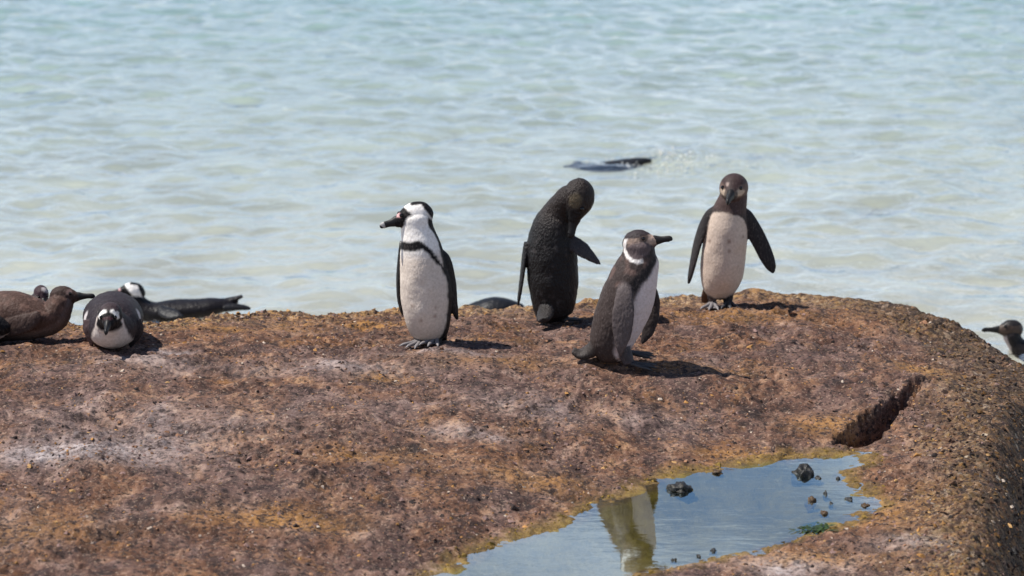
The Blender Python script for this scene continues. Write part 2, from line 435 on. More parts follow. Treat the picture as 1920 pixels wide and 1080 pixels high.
xs2 = axis(-6.0, 6.0, 0.045, -600, 600, 30)
ys2 = axis(-1.0, 24.0, 0.05, -300, 1500, 40)
X2, Y2 = np.meshgrid(xs2, ys2)
sea_top = grid_mesh('sea', xs2, ys2, sea_z(X2, Y2))
wk = np.exp(-(((X2 - wake_c[0]) / .36) ** 2 + ((Y2 - wake_c[1]) / .5) ** 2)) + .45 * np.exp(-(((X2 - wake_c[0] - .55) / .5) ** 2 + ((Y2 - wake_c[1] + .1) / .35) ** 2))
nx, ny = len(xs2), len(ys2)
import bmesh
bm = bmesh.new(); bm.from_mesh(sea_top); bm.verts.ensure_lookup_table()
ringi = list(range(nx)) + [j * nx + nx - 1 for j in range(1, ny)] + [(ny - 1) * nx + i for i in range(nx - 2, -1, -1)] + [j * nx for j in range(ny - 2, 0, -1)]
top = [bm.verts[i] for i in ringi]
low = [bm.verts.new((v.co.x, v.co.y, -6.0)) for v in top]
bm.verts.index_update()
for k in range(len(top)):
    k2 = (k + 1) % len(top)
    bm.faces.new((top[k2], top[k], low[k], low[k2]))
bm.faces.new(low[::-1])
bm.to_mesh(sea_top); bm.free()
fattr(sea_top, 'wake', np.concatenate([6.0 * wk.ravel(), np.zeros(len(sea_top.vertices) - wk.size)]))

def water_mat(name, rip_scale, rip_str, rip_dist, rough, absorb=None, stretch=(1, 1, 1), tint=(1, 1, 1), ior=1.33, gloss=1.0, wake=False, refl=(1, 1, 1)):
    m = NT(name); co = m.coord(stretch)
    r1 = m.noise(co, rip_scale, 4, 0.6, 0.3)
    if wake: r1 = m.math('ADD', r1, m.math('MULTIPLY', m.attr('wake'), m.noise(co, 16, 3, .6)))
    bmp = m.bump(r1, rip_str, rip_dist)
    fr = m.n.new('ShaderNodeFresnel'); fr.inputs['IOR'].default_value = ior; m.l.new(bmp, fr.inputs['Normal'])
    fac = m.math('MULTIPLY', fr.outputs[0], gloss, True)
    gl = m.n.new('ShaderNodeBsdfGlossy'); gl.inputs['Color'].default_value = (*refl, 1); gl.inputs['Roughness'].default_value = rough; m.l.new(bmp, gl.inputs['Normal'])
    tr = m.n.new('ShaderNodeBsdfTransparent'); tr.inputs[0].default_value = (*tint, 1)
    mx = m.n.new('ShaderNodeMixShader'); m.l.new(fac, mx.inputs[0]); m.l.new(tr.outputs[0], mx.inputs[1]); m.l.new(gl.outputs[0], mx.inputs[2])
    m.l.new(mx.outputs[0], m.out.inputs['Surface'])
    if absorb:
        va = m.n.new('ShaderNodeVolumeAbsorption'); va.inputs['Color'].default_value = (*absorb[0], 1); va.inputs['Density'].default_value = absorb[1]
        m.l.new(va.outputs[0], m.out.inputs['Volume'])
    return m.m
MAT_SEA = water_mat('sea_water', 7.0, 0.55, 0.02, 0.06, ((.38, .85, .97), 0.047), (1, 0.8, 1), gloss=1.65, wake=True)
sea = tag(link('sea', sea_top, MAT_SEA), kind='structure')

xs3 = axis(-9, 9, 0.3, -700, 700, 12); ys3 = axis(-6, 40, 0.3, -320, 1600, 14)
X3, Y3 = np.meshgrid(xs3, ys3)
bedz = -0.55 - 0.045 * np.clip(Y3, 0, 60) + 0.06 * noise2(X3 * .6, Y3 * .4, 70) + 0.03 * noise2(X3 * 1.7, Y3 * 1.2, 71)
bed_me = grid_mesh('sea_bed', xs3, ys3, np.maximum(bedz, -4.5))
m = NT('pale_sand'); co = m.coord((1, .6, 1))
sc = m.ramp(m.noise(co, .9, 5, .6, .5), [(0.35, (.36, .325, .27)), (0.65, (.52, .47, .40))])
m.bsdf(sc, 0.9, m.bump(m.noise(co, 9, 3), 0.4, 0.03), 0.2)
bed = tag(link('sea_bed', bed_me, m.m), kind='structure')

# tide pool in the hollow of the rock
px0, px1 = min(p[0] for p in POOL) - .15, max(p[0] for p in POOL) + .15
py0, py1 = min(p[1] for p in POOL) - .15, max(p[1] for p in POOL) + .15
xs4, ys4 = np.arange(px0, px1, .03), np.arange(py0, py1, .03)
X4, Y4 = np.meshgrid(xs4, ys4)
pool_me = grid_mesh('tide_pool', xs4, ys4, np.full(X4.shape, Z_POOL))
bm = bmesh.new(); bm.from_mesh(pool_me)
sd4 = poly_sd(X4, Y4, POOL).ravel()
bm.verts.ensure_lookup_table()
bmesh.ops.delete(bm, geom=[v for v in bm.verts if sd4[v.index] > .075], context='VERTS')
bm.to_mesh(pool_me); bm.free()
MAT_POOL = water_mat('pool_water', 14.0, 0.10, 0.004, 0.015, None, (0.5, 1.0, 1), (.93, .95, .90), 1.45, 2.5, refl=(.80, .94, 1.0))
tide_pool = tag(link('tide_pool', pool_me, MAT_POOL), kind='structure')

# ------------------------------------------------------------------ penguins
m = NT('feathers'); co = m.coord()
colr = m.attr('Col', 'Color')
n1 = m.noise(co, 95, 3, .6); n2 = m.noise(m.coord((1, 1, .35)), 210, 2, .6)
var = m.ramp(n1, [(0.3, (.80, .77, .73)), (0.7, (1.12, 1.12, 1.12))])
colr = m.mix(0.75, colr, var, 'MULTIPLY')
tips = m.ramp(m.noise(m.coord((1, 1, .5)), 150, 3, .7), [(0.52, (0, 0, 0)), (0.72, (.055, .045, .042))])
colr = m.mix(1.0, colr, tips, 'ADD')
fe = m.math('ADD', m.math('MULTIPLY', m.voro(m.coord((1, 1, .6)), 120), 0.8), n2)
m.bsdf(colr, 0.58, m.bump(fe, 0.30, 0.0035), 0.14)
MAT_FEATHER = m.m
m = NT('scruffy_feathers'); co = m.coord()
sv = m.voro(m.coord((1, 1, .6)), 120, 'Distance'); sn = m.noise(co, 170, 4, .7)
m.bsdf(m.mix(0.8, m.attr('Col', 'Color'), m.ramp(sn, [(.35, (.6, .6, .6)), (.62, (1.5, 1.45, 1.4))]), 'MULTIPLY'), .5, m.bump(m.math('ADD', sv, sn), .7, .005), .28)
MAT_SCRUFFY = m.m
m = NT('wet_feathers'); co = m.coord()
m.bsdf(m.mix(0.6, m.attr('Col', 'Color'), m.ramp(m.noise(co, 60, 3), [(.3, (.7, .7, .7)), (.7, (1.2, 1.2, 1.2))]), 'MULTIPLY'), 0.45, m.bump(m.noise(co, 90, 3), .4, .004), 0.18)
MAT_WET = m.m
def plain(name, c, rough, bs=0.3, spec=.5):
    m = NT(name); co = m.coord(); n = m.noise(co, 90, 3)
    m.bsdf(m.mix(0.5, c, m.ramp(n, [(.3, (.6, .6, .6)), (.7, (1.3, 1.3, 1.3))]), 'MULTIPLY'), rough, m.bump(n, bs, .002), spec); return m.m
MAT_BILL = plain('bill_horn', (.014, .012, .012), .5, .3, .3)
MAT_BAND = plain('bill_band', (.42, .40, .38), .4)
MAT_EYE = plain('eye_dark', (.008, .006, .005), .08, 0.0)
MAT_FOOT = plain('foot_skin', (.045, .042, .045), .55, .8)
MAT_FOOTP = plain('foot_skin_mottled', (.20, .18, .18), .55, .8)

def cr_interp(K, t):
    """Catmull-Rom through rows of K at parameters t in 0..1"""
    n = len(K) - 1; s = np.clip(t * n, 0, n - 1e-6); i = s.astype(int); f = (s - i)[:, None]
    g = lambda j: K[np.clip(j, 0, n)]
    p0, p1, p2, p3 = g(i - 1), g(i), g(i + 1), g(i + 2)
    p0 = np.where((i == 0)[:, None], 2 * p1 - p2, p0); p3 = np.where((i == n - 1)[:, None], 2 * p2 - p1, p3)
    return 0.5 * (2 * p1 + (p2 - p0) * f + (2 * p0 - 5 * p1 + 4 * p2 - p3) * f ** 2 + (3 * p1 - p0 - 3 * p2 + p3) * f ** 3)

def norm(a): return a / (np.linalg.norm(a, axis=-1, keepdims=True) + 1e-12)

def loft(C, F, wv, df, db, par, rings=90, seg=64, pw=1.0):
    """closed tube through centres C with front vectors F; returns verts, faces, par, phi(deg)"""
    K = np.column_stack([C, F, wv, df, db, par]).astype(float)
    R = cr_interp(K, np.linspace(0, 1, rings))
    C, F = R[:, :3], norm(R[:, 3:6]); w, df, db, par = [np.maximum(R[:, k], 1e-4) if k < 9 else R[:, k] for k in (6, 7, 8, 9)]
    T = norm(np.gradient(C, axis=0)); F = norm(F - (F * T).sum(1, keepdims=True) * T); Sd = np.cross(T, F)
    ph = np.linspace(-math.pi, math.pi, seg, endpoint=False)
    cx, sx = np.cos(ph), np.sin(ph)
    dd = np.where(cx[None, :] > 0, df[:, None], db[:, None]) * cx[None, :]
    V = C[:, None, :] + F[:, None, :] * dd[..., None] + Sd[:, None, :] * (w[:, None] * sx[None, :])[..., None]
    V = V.reshape(-1, 3); PAR = np.repeat(par, seg); PHI = np.tile(np.degrees(ph), rings)
    F_ = []
    for r in range(rings - 1):
        a = r * seg
        for k in range(seg):
            k2 = (k + 1) % seg; F_.append((a + k, a + k2, a + seg + k2, a + seg + k))
    F_.append(tuple(range(seg - 1, -1, -1))); F_.append(tuple((rings - 1) * seg + k for k in range(seg)))
    return V, F_, PAR, PHI

HEAD = np.array([  # hx, hz, half width, up, down  (in units of the head's half height)
    (-1.36, -.10, .06, .06, .06), (-1.25, -.08, .40, .40, .40), (-1.0, -.05, .66, .70, .70), (-.6, 0, .82, .93, .92), (-.15, 0, .86, 1.0, .98), (.3, -.02, .80, .93, .92),
    (.75, -.07, .66, .72, .76), (1.1, -.12, .50, .52, .58), (1.4, -.17, .37, .38, .43), (1.62, -.19, .27, .27, .32), (1.70, -.2, .10, .1, .1)])
BILL = np.array([  # hx, hz, half width, up, down
    (1.25, -.13, .34, .42, .42), (1.55, -.15, .30, .40, .38), (1.9, -.18, .24, .32, .31), (2.3, -.20, .19, .25, .25), (2.7, -.22, .17, .235, .24),
    (3.0, -.26, .15, .23, .26), (3.15, -.33, .11, .18, .19), (3.26, -.42, .04, .06, .06)])

def penguin(sp):
    base = np.array(sp['base']); root = bpy.data.objects.new('penguin', None); COL.objects.link(root)
    root.location = base; root.empty_display_size = 0.1
    tag(root, sp['label'], 'penguin', sp.get('group', 'penguins'))
    Y0 = sp['Y']
    VV, FF, CC = [], [], []; off = 0
    def add(V, F, c):
        nonlocal off
        VV.append(V); FF.extend([tuple(i + off for i in f) for f in F]); CC.append(c); off += len(V)
    # trunk: rows of px, py, dY, half side, half front, half back (px), front vector x y z, h
    tr = np.array(sp['trunk'], float)
    C = np.array([W(a, b, Y0 + c) for a, b, c in tr[:, :3]])
    k = ((C[:, 1] - CAM_Y) / FPX)
    V, F, H, PHI = loft(C, tr[:, 6:9], tr[:, 3] * k, tr[:, 4] * k, tr[:, 5] * k, tr[:, 9], 110, 72)
    # small uneven swellings of the plumage
    nrm = norm(V - np.repeat(V.reshape(110, 72, 3).mean(1), 72, 0))
    V = V + nrm * (0.003 * noise3(V * 18 + base, 5) + 0.0006 * noise3(V * 60, 6))[:, None]
    jit = noise3(V * 120, 8); jit2 = noise3(V * 34, 9)
    add(V, F, sp['cbody'](H + 0.004 * jit + .005 * jit2, PHI + 2.5 * jit + 3 * jit2, V))
    hd = sp['head']; hc = W(hd['px'], hd['py'], Y0 + hd['dy']); R = hd['r'] * (hc[1] - CAM_Y) / FPX
    fx = norm(np.array(hd['dir'], float)); up = np.array(hd.get('up', (0, 0, 1.0))); up = norm(up - up.dot(fx) * fx); lf = np.cross(up, fx)
    Mh = np.stack([fx, lf, up], 0)
    if sp.get('ring'):                                    # the pale crescent runs on from the cheek over the neck
        L = (VV[0] - hc) @ Mh.T / R
        r_ = np.hypot(L[:, 0] + .05, L[:, 2] + .15) + .04 * jit
        mk = sstep(.95, 1.02, r_) * sstep(1.30, 1.22, r_) * sstep(.15, -.05, L[:, 0]) * sstep(.5, .35, L[:, 2]) * sstep(.3, .45, np.abs(L[:, 1]))
        ck = sstep(.98, .9, r_) * sstep(.25, .45, np.abs(L[:, 1]))
        c0 = CC[0]; c0 = c0 * (1 - ck[:, None]) + ck[:, None] * A(.10, .075, .078)
        CC[0] = c0 * (1 - mk[:, None]) + mk[:, None] * A(.80, .75, .72)
    hh = HEAD.copy(); hh[:, 0] = np.where(hh[:, 0] > 0, hh[:, 0] * hd.get('snout', 1.0), hh[:, 0])
    Cl = np.column_stack([hh[:, 0], 0 * hh[:, 0], hh[:, 1]])
    V, F, _, _ = loft(Cl, np.tile([0, 0, 1.0], (len(hh), 1)), hh[:, 2] * hd.get('wide', 1.0), hh[:, 3], hh[:, 4], hh[:, 0], 70, 56)
    jl = V + 0.05 * np.stack([noise3(V * 6, 61), noise3(V * 6, 62), noise3(V * 6, 63)], 1)
    add(hc + R * (V @ Mh), F, sp['chead'](jl[:, 0], jl[:, 1], jl[:, 2]))
    # flippers: rows of px, py, dY, half breadth px, half thickness px ; plane normal vector
    for fl in sp.get('flippers', []):
        fr = np.array(fl['pts'], float); C = np.array([W(a, b, Y0 + c) for a, b, c in fr[:, :3]]); k = (C[:, 1] - CAM_Y) / FPX
        V, F, U, PH = loft(C, np.tile(norm(np.array(fl['n'], float)), (len(fr), 1)), fr[:, 3] * k, fr[:, 4] * k, fr[:, 4] * k, np.linspace(0, 1, len(fr)), 60, 36)
        add(V, F, fl['col'](U + .05 * noise3(V * 60, 3), np.abs(PH) + 12 * noise3(V * 90, 4)))
    # tail and leg stubs
    for tl in sp.get('extra', []):
        fr = np.array(tl['pts'], float); C = np.array([W(a, b, Y0 + c) for a, b, c in fr[:, :3]]); k = (C[:, 1] - CAM_Y) / FPX
        V, F, U, PH = loft(C, np.tile(norm(np.array(tl['n'], float)), (len(fr), 1)), fr[:, 3] * k, fr[:, 4] * k, fr[:, 4] * k, np.linspace(0, 1, len(fr)), 30, 28)
        c = np.tile(np.array(tl['c'], float), (len(V), 1)) * (1 + .35 * noise3(V * 70, 2))[:, None]
        add(V, F, c)
    V = np.concatenate(VV) - base; Cc = np.concatenate(CC)
    src = mesh_np('body_src', V, FF, False)
    tmp = bpy.data.objects.new('tmp', src); COL.objects.link(tmp)
    md = tmp.modifiers.new('r', 'REMESH'); md.mode = 'VOXEL'; md.voxel_size = sp.get('vox', 0.0032); md.use_smooth_shade = True
    ms = tmp.modifiers.new('s', 'SMOOTH'); ms.iterations = sp.get('smooth', 5); ms.factor = 0.5
    dg = bpy.context.evaluated_depsgraph_get()
    me = bpy.data.meshes.new_from_object(tmp.evaluated_get(dg)); me.name = 'body'
    bpy.data.objects.remove(tmp); bpy.data.meshes.remove(src)
    kd = kdtree.KDTree(len(V))
    for i, v in enumerate(V): kd.insert(v, i)
    kd.balance()
    nv = len(me.vertices); co = np.empty(nv * 3, np.float32); me.vertices.foreach_get('co', co); co = co.reshape(-1, 3)
    nr = np.empty(nv * 3, np.float32); me.vertices.foreach_get('normal', nr); nr = nr.reshape(-1, 3)
    ruf = sp.get('ruffle', .7) * (0.0014 * noise3(co * np.array([170, 170, 100]), 12) + 0.0012 * noise3(co * np.array([80, 80, 45]), 13))
    out = np.zeros((nv, 3))
    for i in range(nv):
        r = kd.find_n(co[i], 3); w = np.array([1 / (q[2] + 5e-4) for q in r]); w /= w.sum()
        out[i] = sum(Cc[q[1]] * ww for q, ww in zip(r, w))
    me.vertices.foreach_set('co', (co + nr * ruf[:, None]).astype(np.float32).ravel())
    cattr(me, 'Col', np.clip(out, 0.002, 1))
    me.polygons.foreach_set('use_smooth', [True] * len(me.polygons))
    link('body', me, sp.get('mat', MAT_FEATHER), root)
    # bill
    if hd.get('bill', True):
        bl = BILL.copy(); s = hd.get('snout', 1.0); bl[:, 0] = 1.25 * s + (bl[:, 0] - 1.25) * hd.get('bl', 1.0)
        Cl = np.column_stack([bl[:, 0], 0 * bl[:, 0], bl[:, 1]])
        V, F, U, _ = loft(Cl, np.tile([0, 0, 1.0], (len(bl), 1)), bl[:, 2], bl[:, 3], bl[:, 4], bl[:, 0], 30, 20)
        me = mesh_np('bill', hc + R * (V @ Mh) - base, F)
        b = link('bill', me, MAT_BILL, root)
        if hd.get('band'):
            u0 = hd['band']
            me.materials.append(MAT_BAND)
            for p in me.polygons:
                if abs(np.mean([U[i] for i in p.vertices]) - u0) < .10: p.material_index = 1
    for sgn in hd.get('eyes', (1, -1)):
        ex, ez = hd.get('eye', (.78, .28))
        wl_ = np.interp(ex, hh[:, 0], hh[:, 2]) * hd.get('wide', 1.0) * math.sqrt(max(0.05, 1 - (ez / np.interp(ex, hh[:, 0], hh[:, 3])) ** 2))
        c = hc + R * (np.array([ex, sgn * wl_ * .97, ez]) @ Mh) - base
        bm = bmesh.new(); bmesh.ops.create_icosphere(bm, subdivisions=2, radius=R * .15); bmesh.ops.translate(bm, verts=bm.verts, vec=c)
        me = bpy.data.meshes.new('eye'); bm.to_mesh(me); bm.free()
        for p in me.polygons: p.use_smooth = True
        link('eye', me, MAT_EYE, root)
    # webbed feet: px, py of the heel, dY, direction, length (m)
    for ft in sp.get('feet', []):
        p = W(ft['px'], ft['py'], Y0 + ft['dy']); d = norm(np.array([*ft['dir'], 0.0])); sd = np.array([-d[1], d[0], 0])
        L = ft.get('len', .085); zz = gz(p[0], p[1], .03) if ft.get('ground', True) else p[2]
        p = np.array([p[0], p[1], zz + .004])
        bm = bmesh.new()
        def tube(pts, rad):
            rings = []
            for (q, r_) in zip(pts, rad):
                rings.append([bm.verts.new(p - base + d * q[0] + sd * (q[1] + r_ * math.cos(a)) + np.array([0, 0, q[2] + r_ * .8 * math.sin(a)])) for a in np.linspace(0, 2 * math.pi, 8, endpoint=False)])
            for r1, r2 in zip(rings[:-1], rings[1:]):
                for k in range(8): bm.faces.new((r1[k], r1[(k + 1) % 8], r2[(k + 1) % 8], r2[k]))
            bm.faces.new(rings[-1]); bm.faces.new(rings[0][::-1])
        for a in (-.42, 0, .42):
            ca, sa = math.cos(a), math.sin(a)
            tube([(q * L * ca, q * L * sa, hz) for q, hz in ((-.15, .012), (.2, .016), (.55, .010), (.85, .007), (1.0, .006), (1.18, .001))],
                 [.011, .011, .0085, .009, .006, .0018])
        web = [bm.verts.new(p - base + d * (q * L * math.cos(a)) + sd * (q * L * math.sin(a)) + np.array([0, 0, h]))
               for q, a, h in ((0, 0, .012), (.92, -.42, .005), (.75, -.21, .004), (.95, 0, .005), (.75, .21, .004), (.92, .42, .005))]
        for k in range(1, 5): bm.faces.new((web[0], web[k], web[k + 1]))
        bmesh.ops.recalc_face_normals(bm, faces=bm.faces)
        me = bpy.data.meshes.new('foot'); bm.to_mesh(me); bm.free()
        for q in me.polygons: q.use_smooth = True
        link('foot', me, ft.get('mat', MAT_FOOT), root)
    return root

def A(*c): return np.array(c, float)
BLACK, WHITE, BROWN = A(.0085, .0072, .0078), A(.85, .81, .78), A(.060, .040, .034)

def lay(base, *layers):
    """base colour (n,3 or 3) then (mask, colour) layers"""
    n = len(layers[0][0]); c = np.tile(base, (n, 1)).astype(float)
    for mk, col in layers:
        mk = np.asarray(mk, float)[:, None]; c = c * (1 - mk) + mk * col
    return c

# --- colour patterns
def adult_head(hx, hy, hz):
    side = -.34 + .98 * np.where(hz > -.30, hz + .30, (-.30 - hz) / .62)
    mask = sstep(-.06, .06, hx - side)
    crown = np.maximum(sstep(.0, .12, -.42 - (.87 - hz) * .55 - hx), sstep(.80, .88, hz) * sstep(.25, .1, hx) * sstep(.5, .4, np.abs(hy)))
    pink = sstep(.95, 1.1, hx) * sstep(.12, .22, hz)
    return lay(WHITE, (mask, BLACK), (crown, BLACK), (pink, A(.62, .36, .36)))

def spots(V, c, pts, r):
    mk = np.zeros(len(V))
    for p in pts: mk = np.maximum(mk, sstep(r, r * .5, np.linalg.norm(V - p, axis=1)))
    return mk

def body_adult(H, PHI, V):
    a = np.abs(PHI)
    hb = .715 - .135 * (np.maximum(a - 45, 0) / 38) ** 1.35
    band = sstep(.036, .024, np.abs(H - hb)) * (a < 100)
    under = (H < hb)
    back = np.interp(H, [0, .08, .3, .5, .6, .68, .76, .85, 1], [75, 92, 98, 97, 98, 104, 112, 118, 120])
    lowb = np.interp(H, [0, .1, .3, .45, .55, .75], [70, 88, 96, 96, 88, 120])
    bk = sstep(-4, 4, a - np.where(under, np.minimum(back, lowb), back))
    low = sstep(.06, .02, H)
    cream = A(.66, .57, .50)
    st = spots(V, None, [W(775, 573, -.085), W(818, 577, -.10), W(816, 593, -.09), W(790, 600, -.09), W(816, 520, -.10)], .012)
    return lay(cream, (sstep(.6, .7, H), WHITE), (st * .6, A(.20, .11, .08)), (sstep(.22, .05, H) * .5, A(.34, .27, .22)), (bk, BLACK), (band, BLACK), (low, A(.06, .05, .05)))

def fl_dark(c=BLACK, inner=None, edge=None):
    def f(U, PH):
        L = lay(c, (np.zeros(len(U)), c))
        if edge is not None:
            e = sstep(72, 84, PH) * sstep(108, 96, PH); L = L * (1 - e[:, None]) + e[:, None] * edge
        if inner is not None:
            e = sstep(100, 120, PH); L = L * (1 - e[:, None]) + e[:, None] * inner
        return L
    return f

def juv_body(back, belly, split_pts, collar, collar_h):
    def f(H, PHI, V):
        a = np.abs(PHI); sp_ = np.interp(H, split_pts[0], split_pts[1])
        bk = sstep(-6, 6, a - sp_)
        mott = sstep(.1, .6, noise3(V * 45, 77)) * .35
        b = lay(belly, (bk, back))
        b = b * (1 + mott * bk)[:, None]
        cm = sstep(collar_h - .02, collar_h + .03, H)
        return b * (1 - cm[:, None]) + cm[:, None] * collar
    return f

def ground_root(px, py, Y):
    p = W(px, py, Y); return (p[0], p[1], gz(p[0], p[1], .04))

PEN = []
# 1: adult with the white cheek band and black chest band
p1f, p1n = (-.62, -.78, 0), (-.93, -.36, 0)
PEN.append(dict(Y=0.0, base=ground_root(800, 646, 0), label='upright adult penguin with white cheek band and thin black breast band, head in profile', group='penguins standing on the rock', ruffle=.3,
    trunk=[(803, 640, 0, 20, 18, 22, *p1f, .0), (803, 628, 0, 34, 33, 36, *p1f, .06), (803, 605, 0, 42, 43, 42, *p1f, .15), (801, 570, 0, 48, 49, 47, *p1f, .28),
           (798, 530, 0, 48, 49, 47, *p1f, .43), (793, 490, 0, 44, 45, 43, *p1f, .58), (788, 458, 0, 38, 38, 38, *p1f, .70), (784, 436, 0, 33, 33, 34, -.8, -.6, 0, .78),
           (782, 420, 0, 29, 30, 30, *p1n, .84), (781, 405, 0, 26, 27, 29, *p1n, .90), (780, 394, 0, 16, 16, 20, *p1n, .93)],
    head=dict(px=777, py=405, dy=0, r=27, dir=(-1, -.22, -.15), band=2.3, bl=.67, snout=.92, eye=(.98, .30)),
    cbody=body_adult, chead=adult_head,
    flippers=[dict(pts=[(822, 470, .00, 8, 8), (836, 490, .0, 17, 7), (845, 530, .02, 20, 6), (850, 565, .02, 15, 5), (855, 590, .02, 8, 4), (858, 600, .02, 2, 2)], n=(.75, -.35, .1), col=fl_dark(BLACK)),
              dict(pts=[(757, 455, .02, 8, 8), (752, 480, .06, 15, 6), (748, 520, .07, 17, 5), (749, 555, .07, 13, 5), (753, 580, .05, 7, 4), (755, 590, .04, 2, 2)], n=(-.8, -.1, .1), col=fl_dark(BLACK))],
    extra=[dict(pts=[(815, 610, .06, 20, 12), (824, 628, .12, 16, 8), (830, 641, .16, 8, 4)], n=(.3, .5, .8), c=BLACK),
           dict(pts=[(790, 620, -.02, 14, 14), (788, 638, -.03, 11, 11), (786, 645, -.03, 9, 9)], n=(0, -1, 0), c=A(.05, .045, .045)),
           dict(pts=[(816, 620, -.02, 14, 14), (818, 638, -.03, 11, 11), (818, 645, -.03, 9, 9)], n=(0, -1, 0), c=A(.05, .045, .045))],
    feet=[dict(px=790, py=646, dy=-.03, dir=(-.62, -.78), mat=MAT_FOOTP), dict(px=817, py=647, dy=-.03, dir=(-.3, -.95), mat=MAT_FOOTP)]))

# 2: preening, back to the viewer
p2f = (.45, .89, 0)
DKB = A(.0095, .0080, .0085)
def p2_body(H, PHI, V):
    fl = sstep(.25, .7, noise3(V * 95, 41)) * sstep(-.2, .4, noise3(V * 14, 42))  # pale flecks: highlights on the feathers, put into the colour
    return lay(DKB, (fl * .5, A(.10, .085, .085)), (sstep(.62, .8, H), A(.020, .013, .011)))
def p2_head(hx, hy, hz):
    return lay(A(.020, .013, .011), (sstep(.5, .25, np.hypot((hx - .1) * .8, hz + .25)) * sstep(.2, .5, np.abs(hy)), A(.10, .075, .045)), (sstep(.5, .8, hx), DKB))
PEN.append(dict(Y=.8, base=ground_root(1040, 603, .8), label='all-dark penguin seen from behind, bowing its head to preen its breast', group='penguins standing on the rock',
    trunk=[(1040, 599, 0, 26, 22, 24, *p2f, .0), (1038, 588, 0, 36, 34, 36, *p2f, .06), (1038, 562, 0, 44, 42, 42, *p2f, .17), (1037, 525, 0, 49.5, 47, 47, *p2f, .32),
           (1035, 488, 0, 49.5, 46, 46, *p2f, .47), (1034, 455, 0, 47, 43, 43, *p2f, .58), (1038, 425, 0, 41, 38, 38, *p2f, .68), (1047, 402, 0, 33, 32, 31, .7, .6, 0, .76),
           (1058, 383, -.02, 28, 27, 27, .9, .2, -.3, .83), (1070, 371, -.04, 26, 26, 26, .8, 0, -.6, .90), (1080, 368, -.05, 18, 18, 18, .6, 0, -.8, .95)],
    head=dict(px=1084, py=375, dy=-.055, r=31, wide=1.08, dir=(-.09, -.22, -1), up=(1, .1, 0), snout=.86, bl=.62, eye=(.55, .2)),
    cbody=p2_body, chead=p2_head, mat=MAT_SCRUFFY,
    flippers=[dict(pts=[(1062, 445, -.02, 9, 8), (1076, 456, -.05, 15, 6), (1092, 468, -.06, 16.5, 5), (1107, 480, -.06, 12, 4), (1119, 490, -.06, 6.5, 3), (1126, 496, -.06, 1.5, 2)], n=(-.5, -.3, .75), col=fl_dark(A(.045, .038, .040))),
              dict(pts=[(990, 455, 0, 9, 8), (984, 480, .0, 15, 5), (980, 510, .0, 17, 4), (976, 540, .0, 13, 3.6), (973, 560, .0, 8, 3), (971, 573, .0, 2, 2)], n=(-1, -.12, -.2), col=fl_dark(BLACK))],
    extra=[dict(pts=[(1026, 572, -.04, 14, 14), (1022, 590, -.11, 17, 11), (1020, 598, -.15, 14, 8), (1019, 601, -.17, 9, 5)], n=(-.3, -.6, .6), c=A(.022, .018, .018))],
    feet=[dict(px=1030, py=602, dy=.02, dir=(.45, .89)), dict(px=1058, py=602, dy=.0, dir=(.6, .8))]))

# 3: young bird in profile, bill lifted
p3f = (.91, -.41, 0)
def p3_body(H, PHI, V):
    # PHI < 0 is the bird's right side, which faces the viewer
    a = np.abs(PHI)
    spl = np.interp(H, [0, .1, .3, .5, .65, .75, .8], [40, 62, 70, 62, 50, 28, 0])
    bk = sstep(-6, 6, a - spl)
    mott = sstep(.0, .5, noise3(V * 40, 77)) * sstep(.45, .6, H)
    dark = sstep(22, 8, np.abs(a - spl - 14)) * sstep(.35, .5, H)
    col_ = sstep(.79, .84, H)
    c = lay(A(.60, .52, .52), (bk, A(.052, .038, .035)), (bk * mott * .55, A(.17, .105, .09)), (dark * bk, A(.022, .018, .019)), (col_, A(.030, .024, .026)))
    return c
def juv_head(cheek, cres, crown, lowc):
    def f(hx, hy, hz):
        r = np.hypot(hx + .05, (hz + .15))
        ring = sstep(.92, 1.0, r) * sstep(1.30, 1.22, r) * sstep(.15, -.05, hx) * sstep(.62, .45, hz) * sstep(.25, .4, np.abs(hy))
        top = sstep(.38, .50, hz + .12 * np.minimum(hx, 0))
        nape = sstep(-.8, -1.0, hx) * (1 - ring)
        eye = sstep(.42, .25, np.hypot(hx - .45, (hz - .30) * 1.2))
        return lay(cheek, (sstep(-.25, -.5, hz), lowc), (nape, A(.02, .017, .018)), (top, crown), (eye * .8, A(.03, .02, .018)), (ring, cres))
    return f
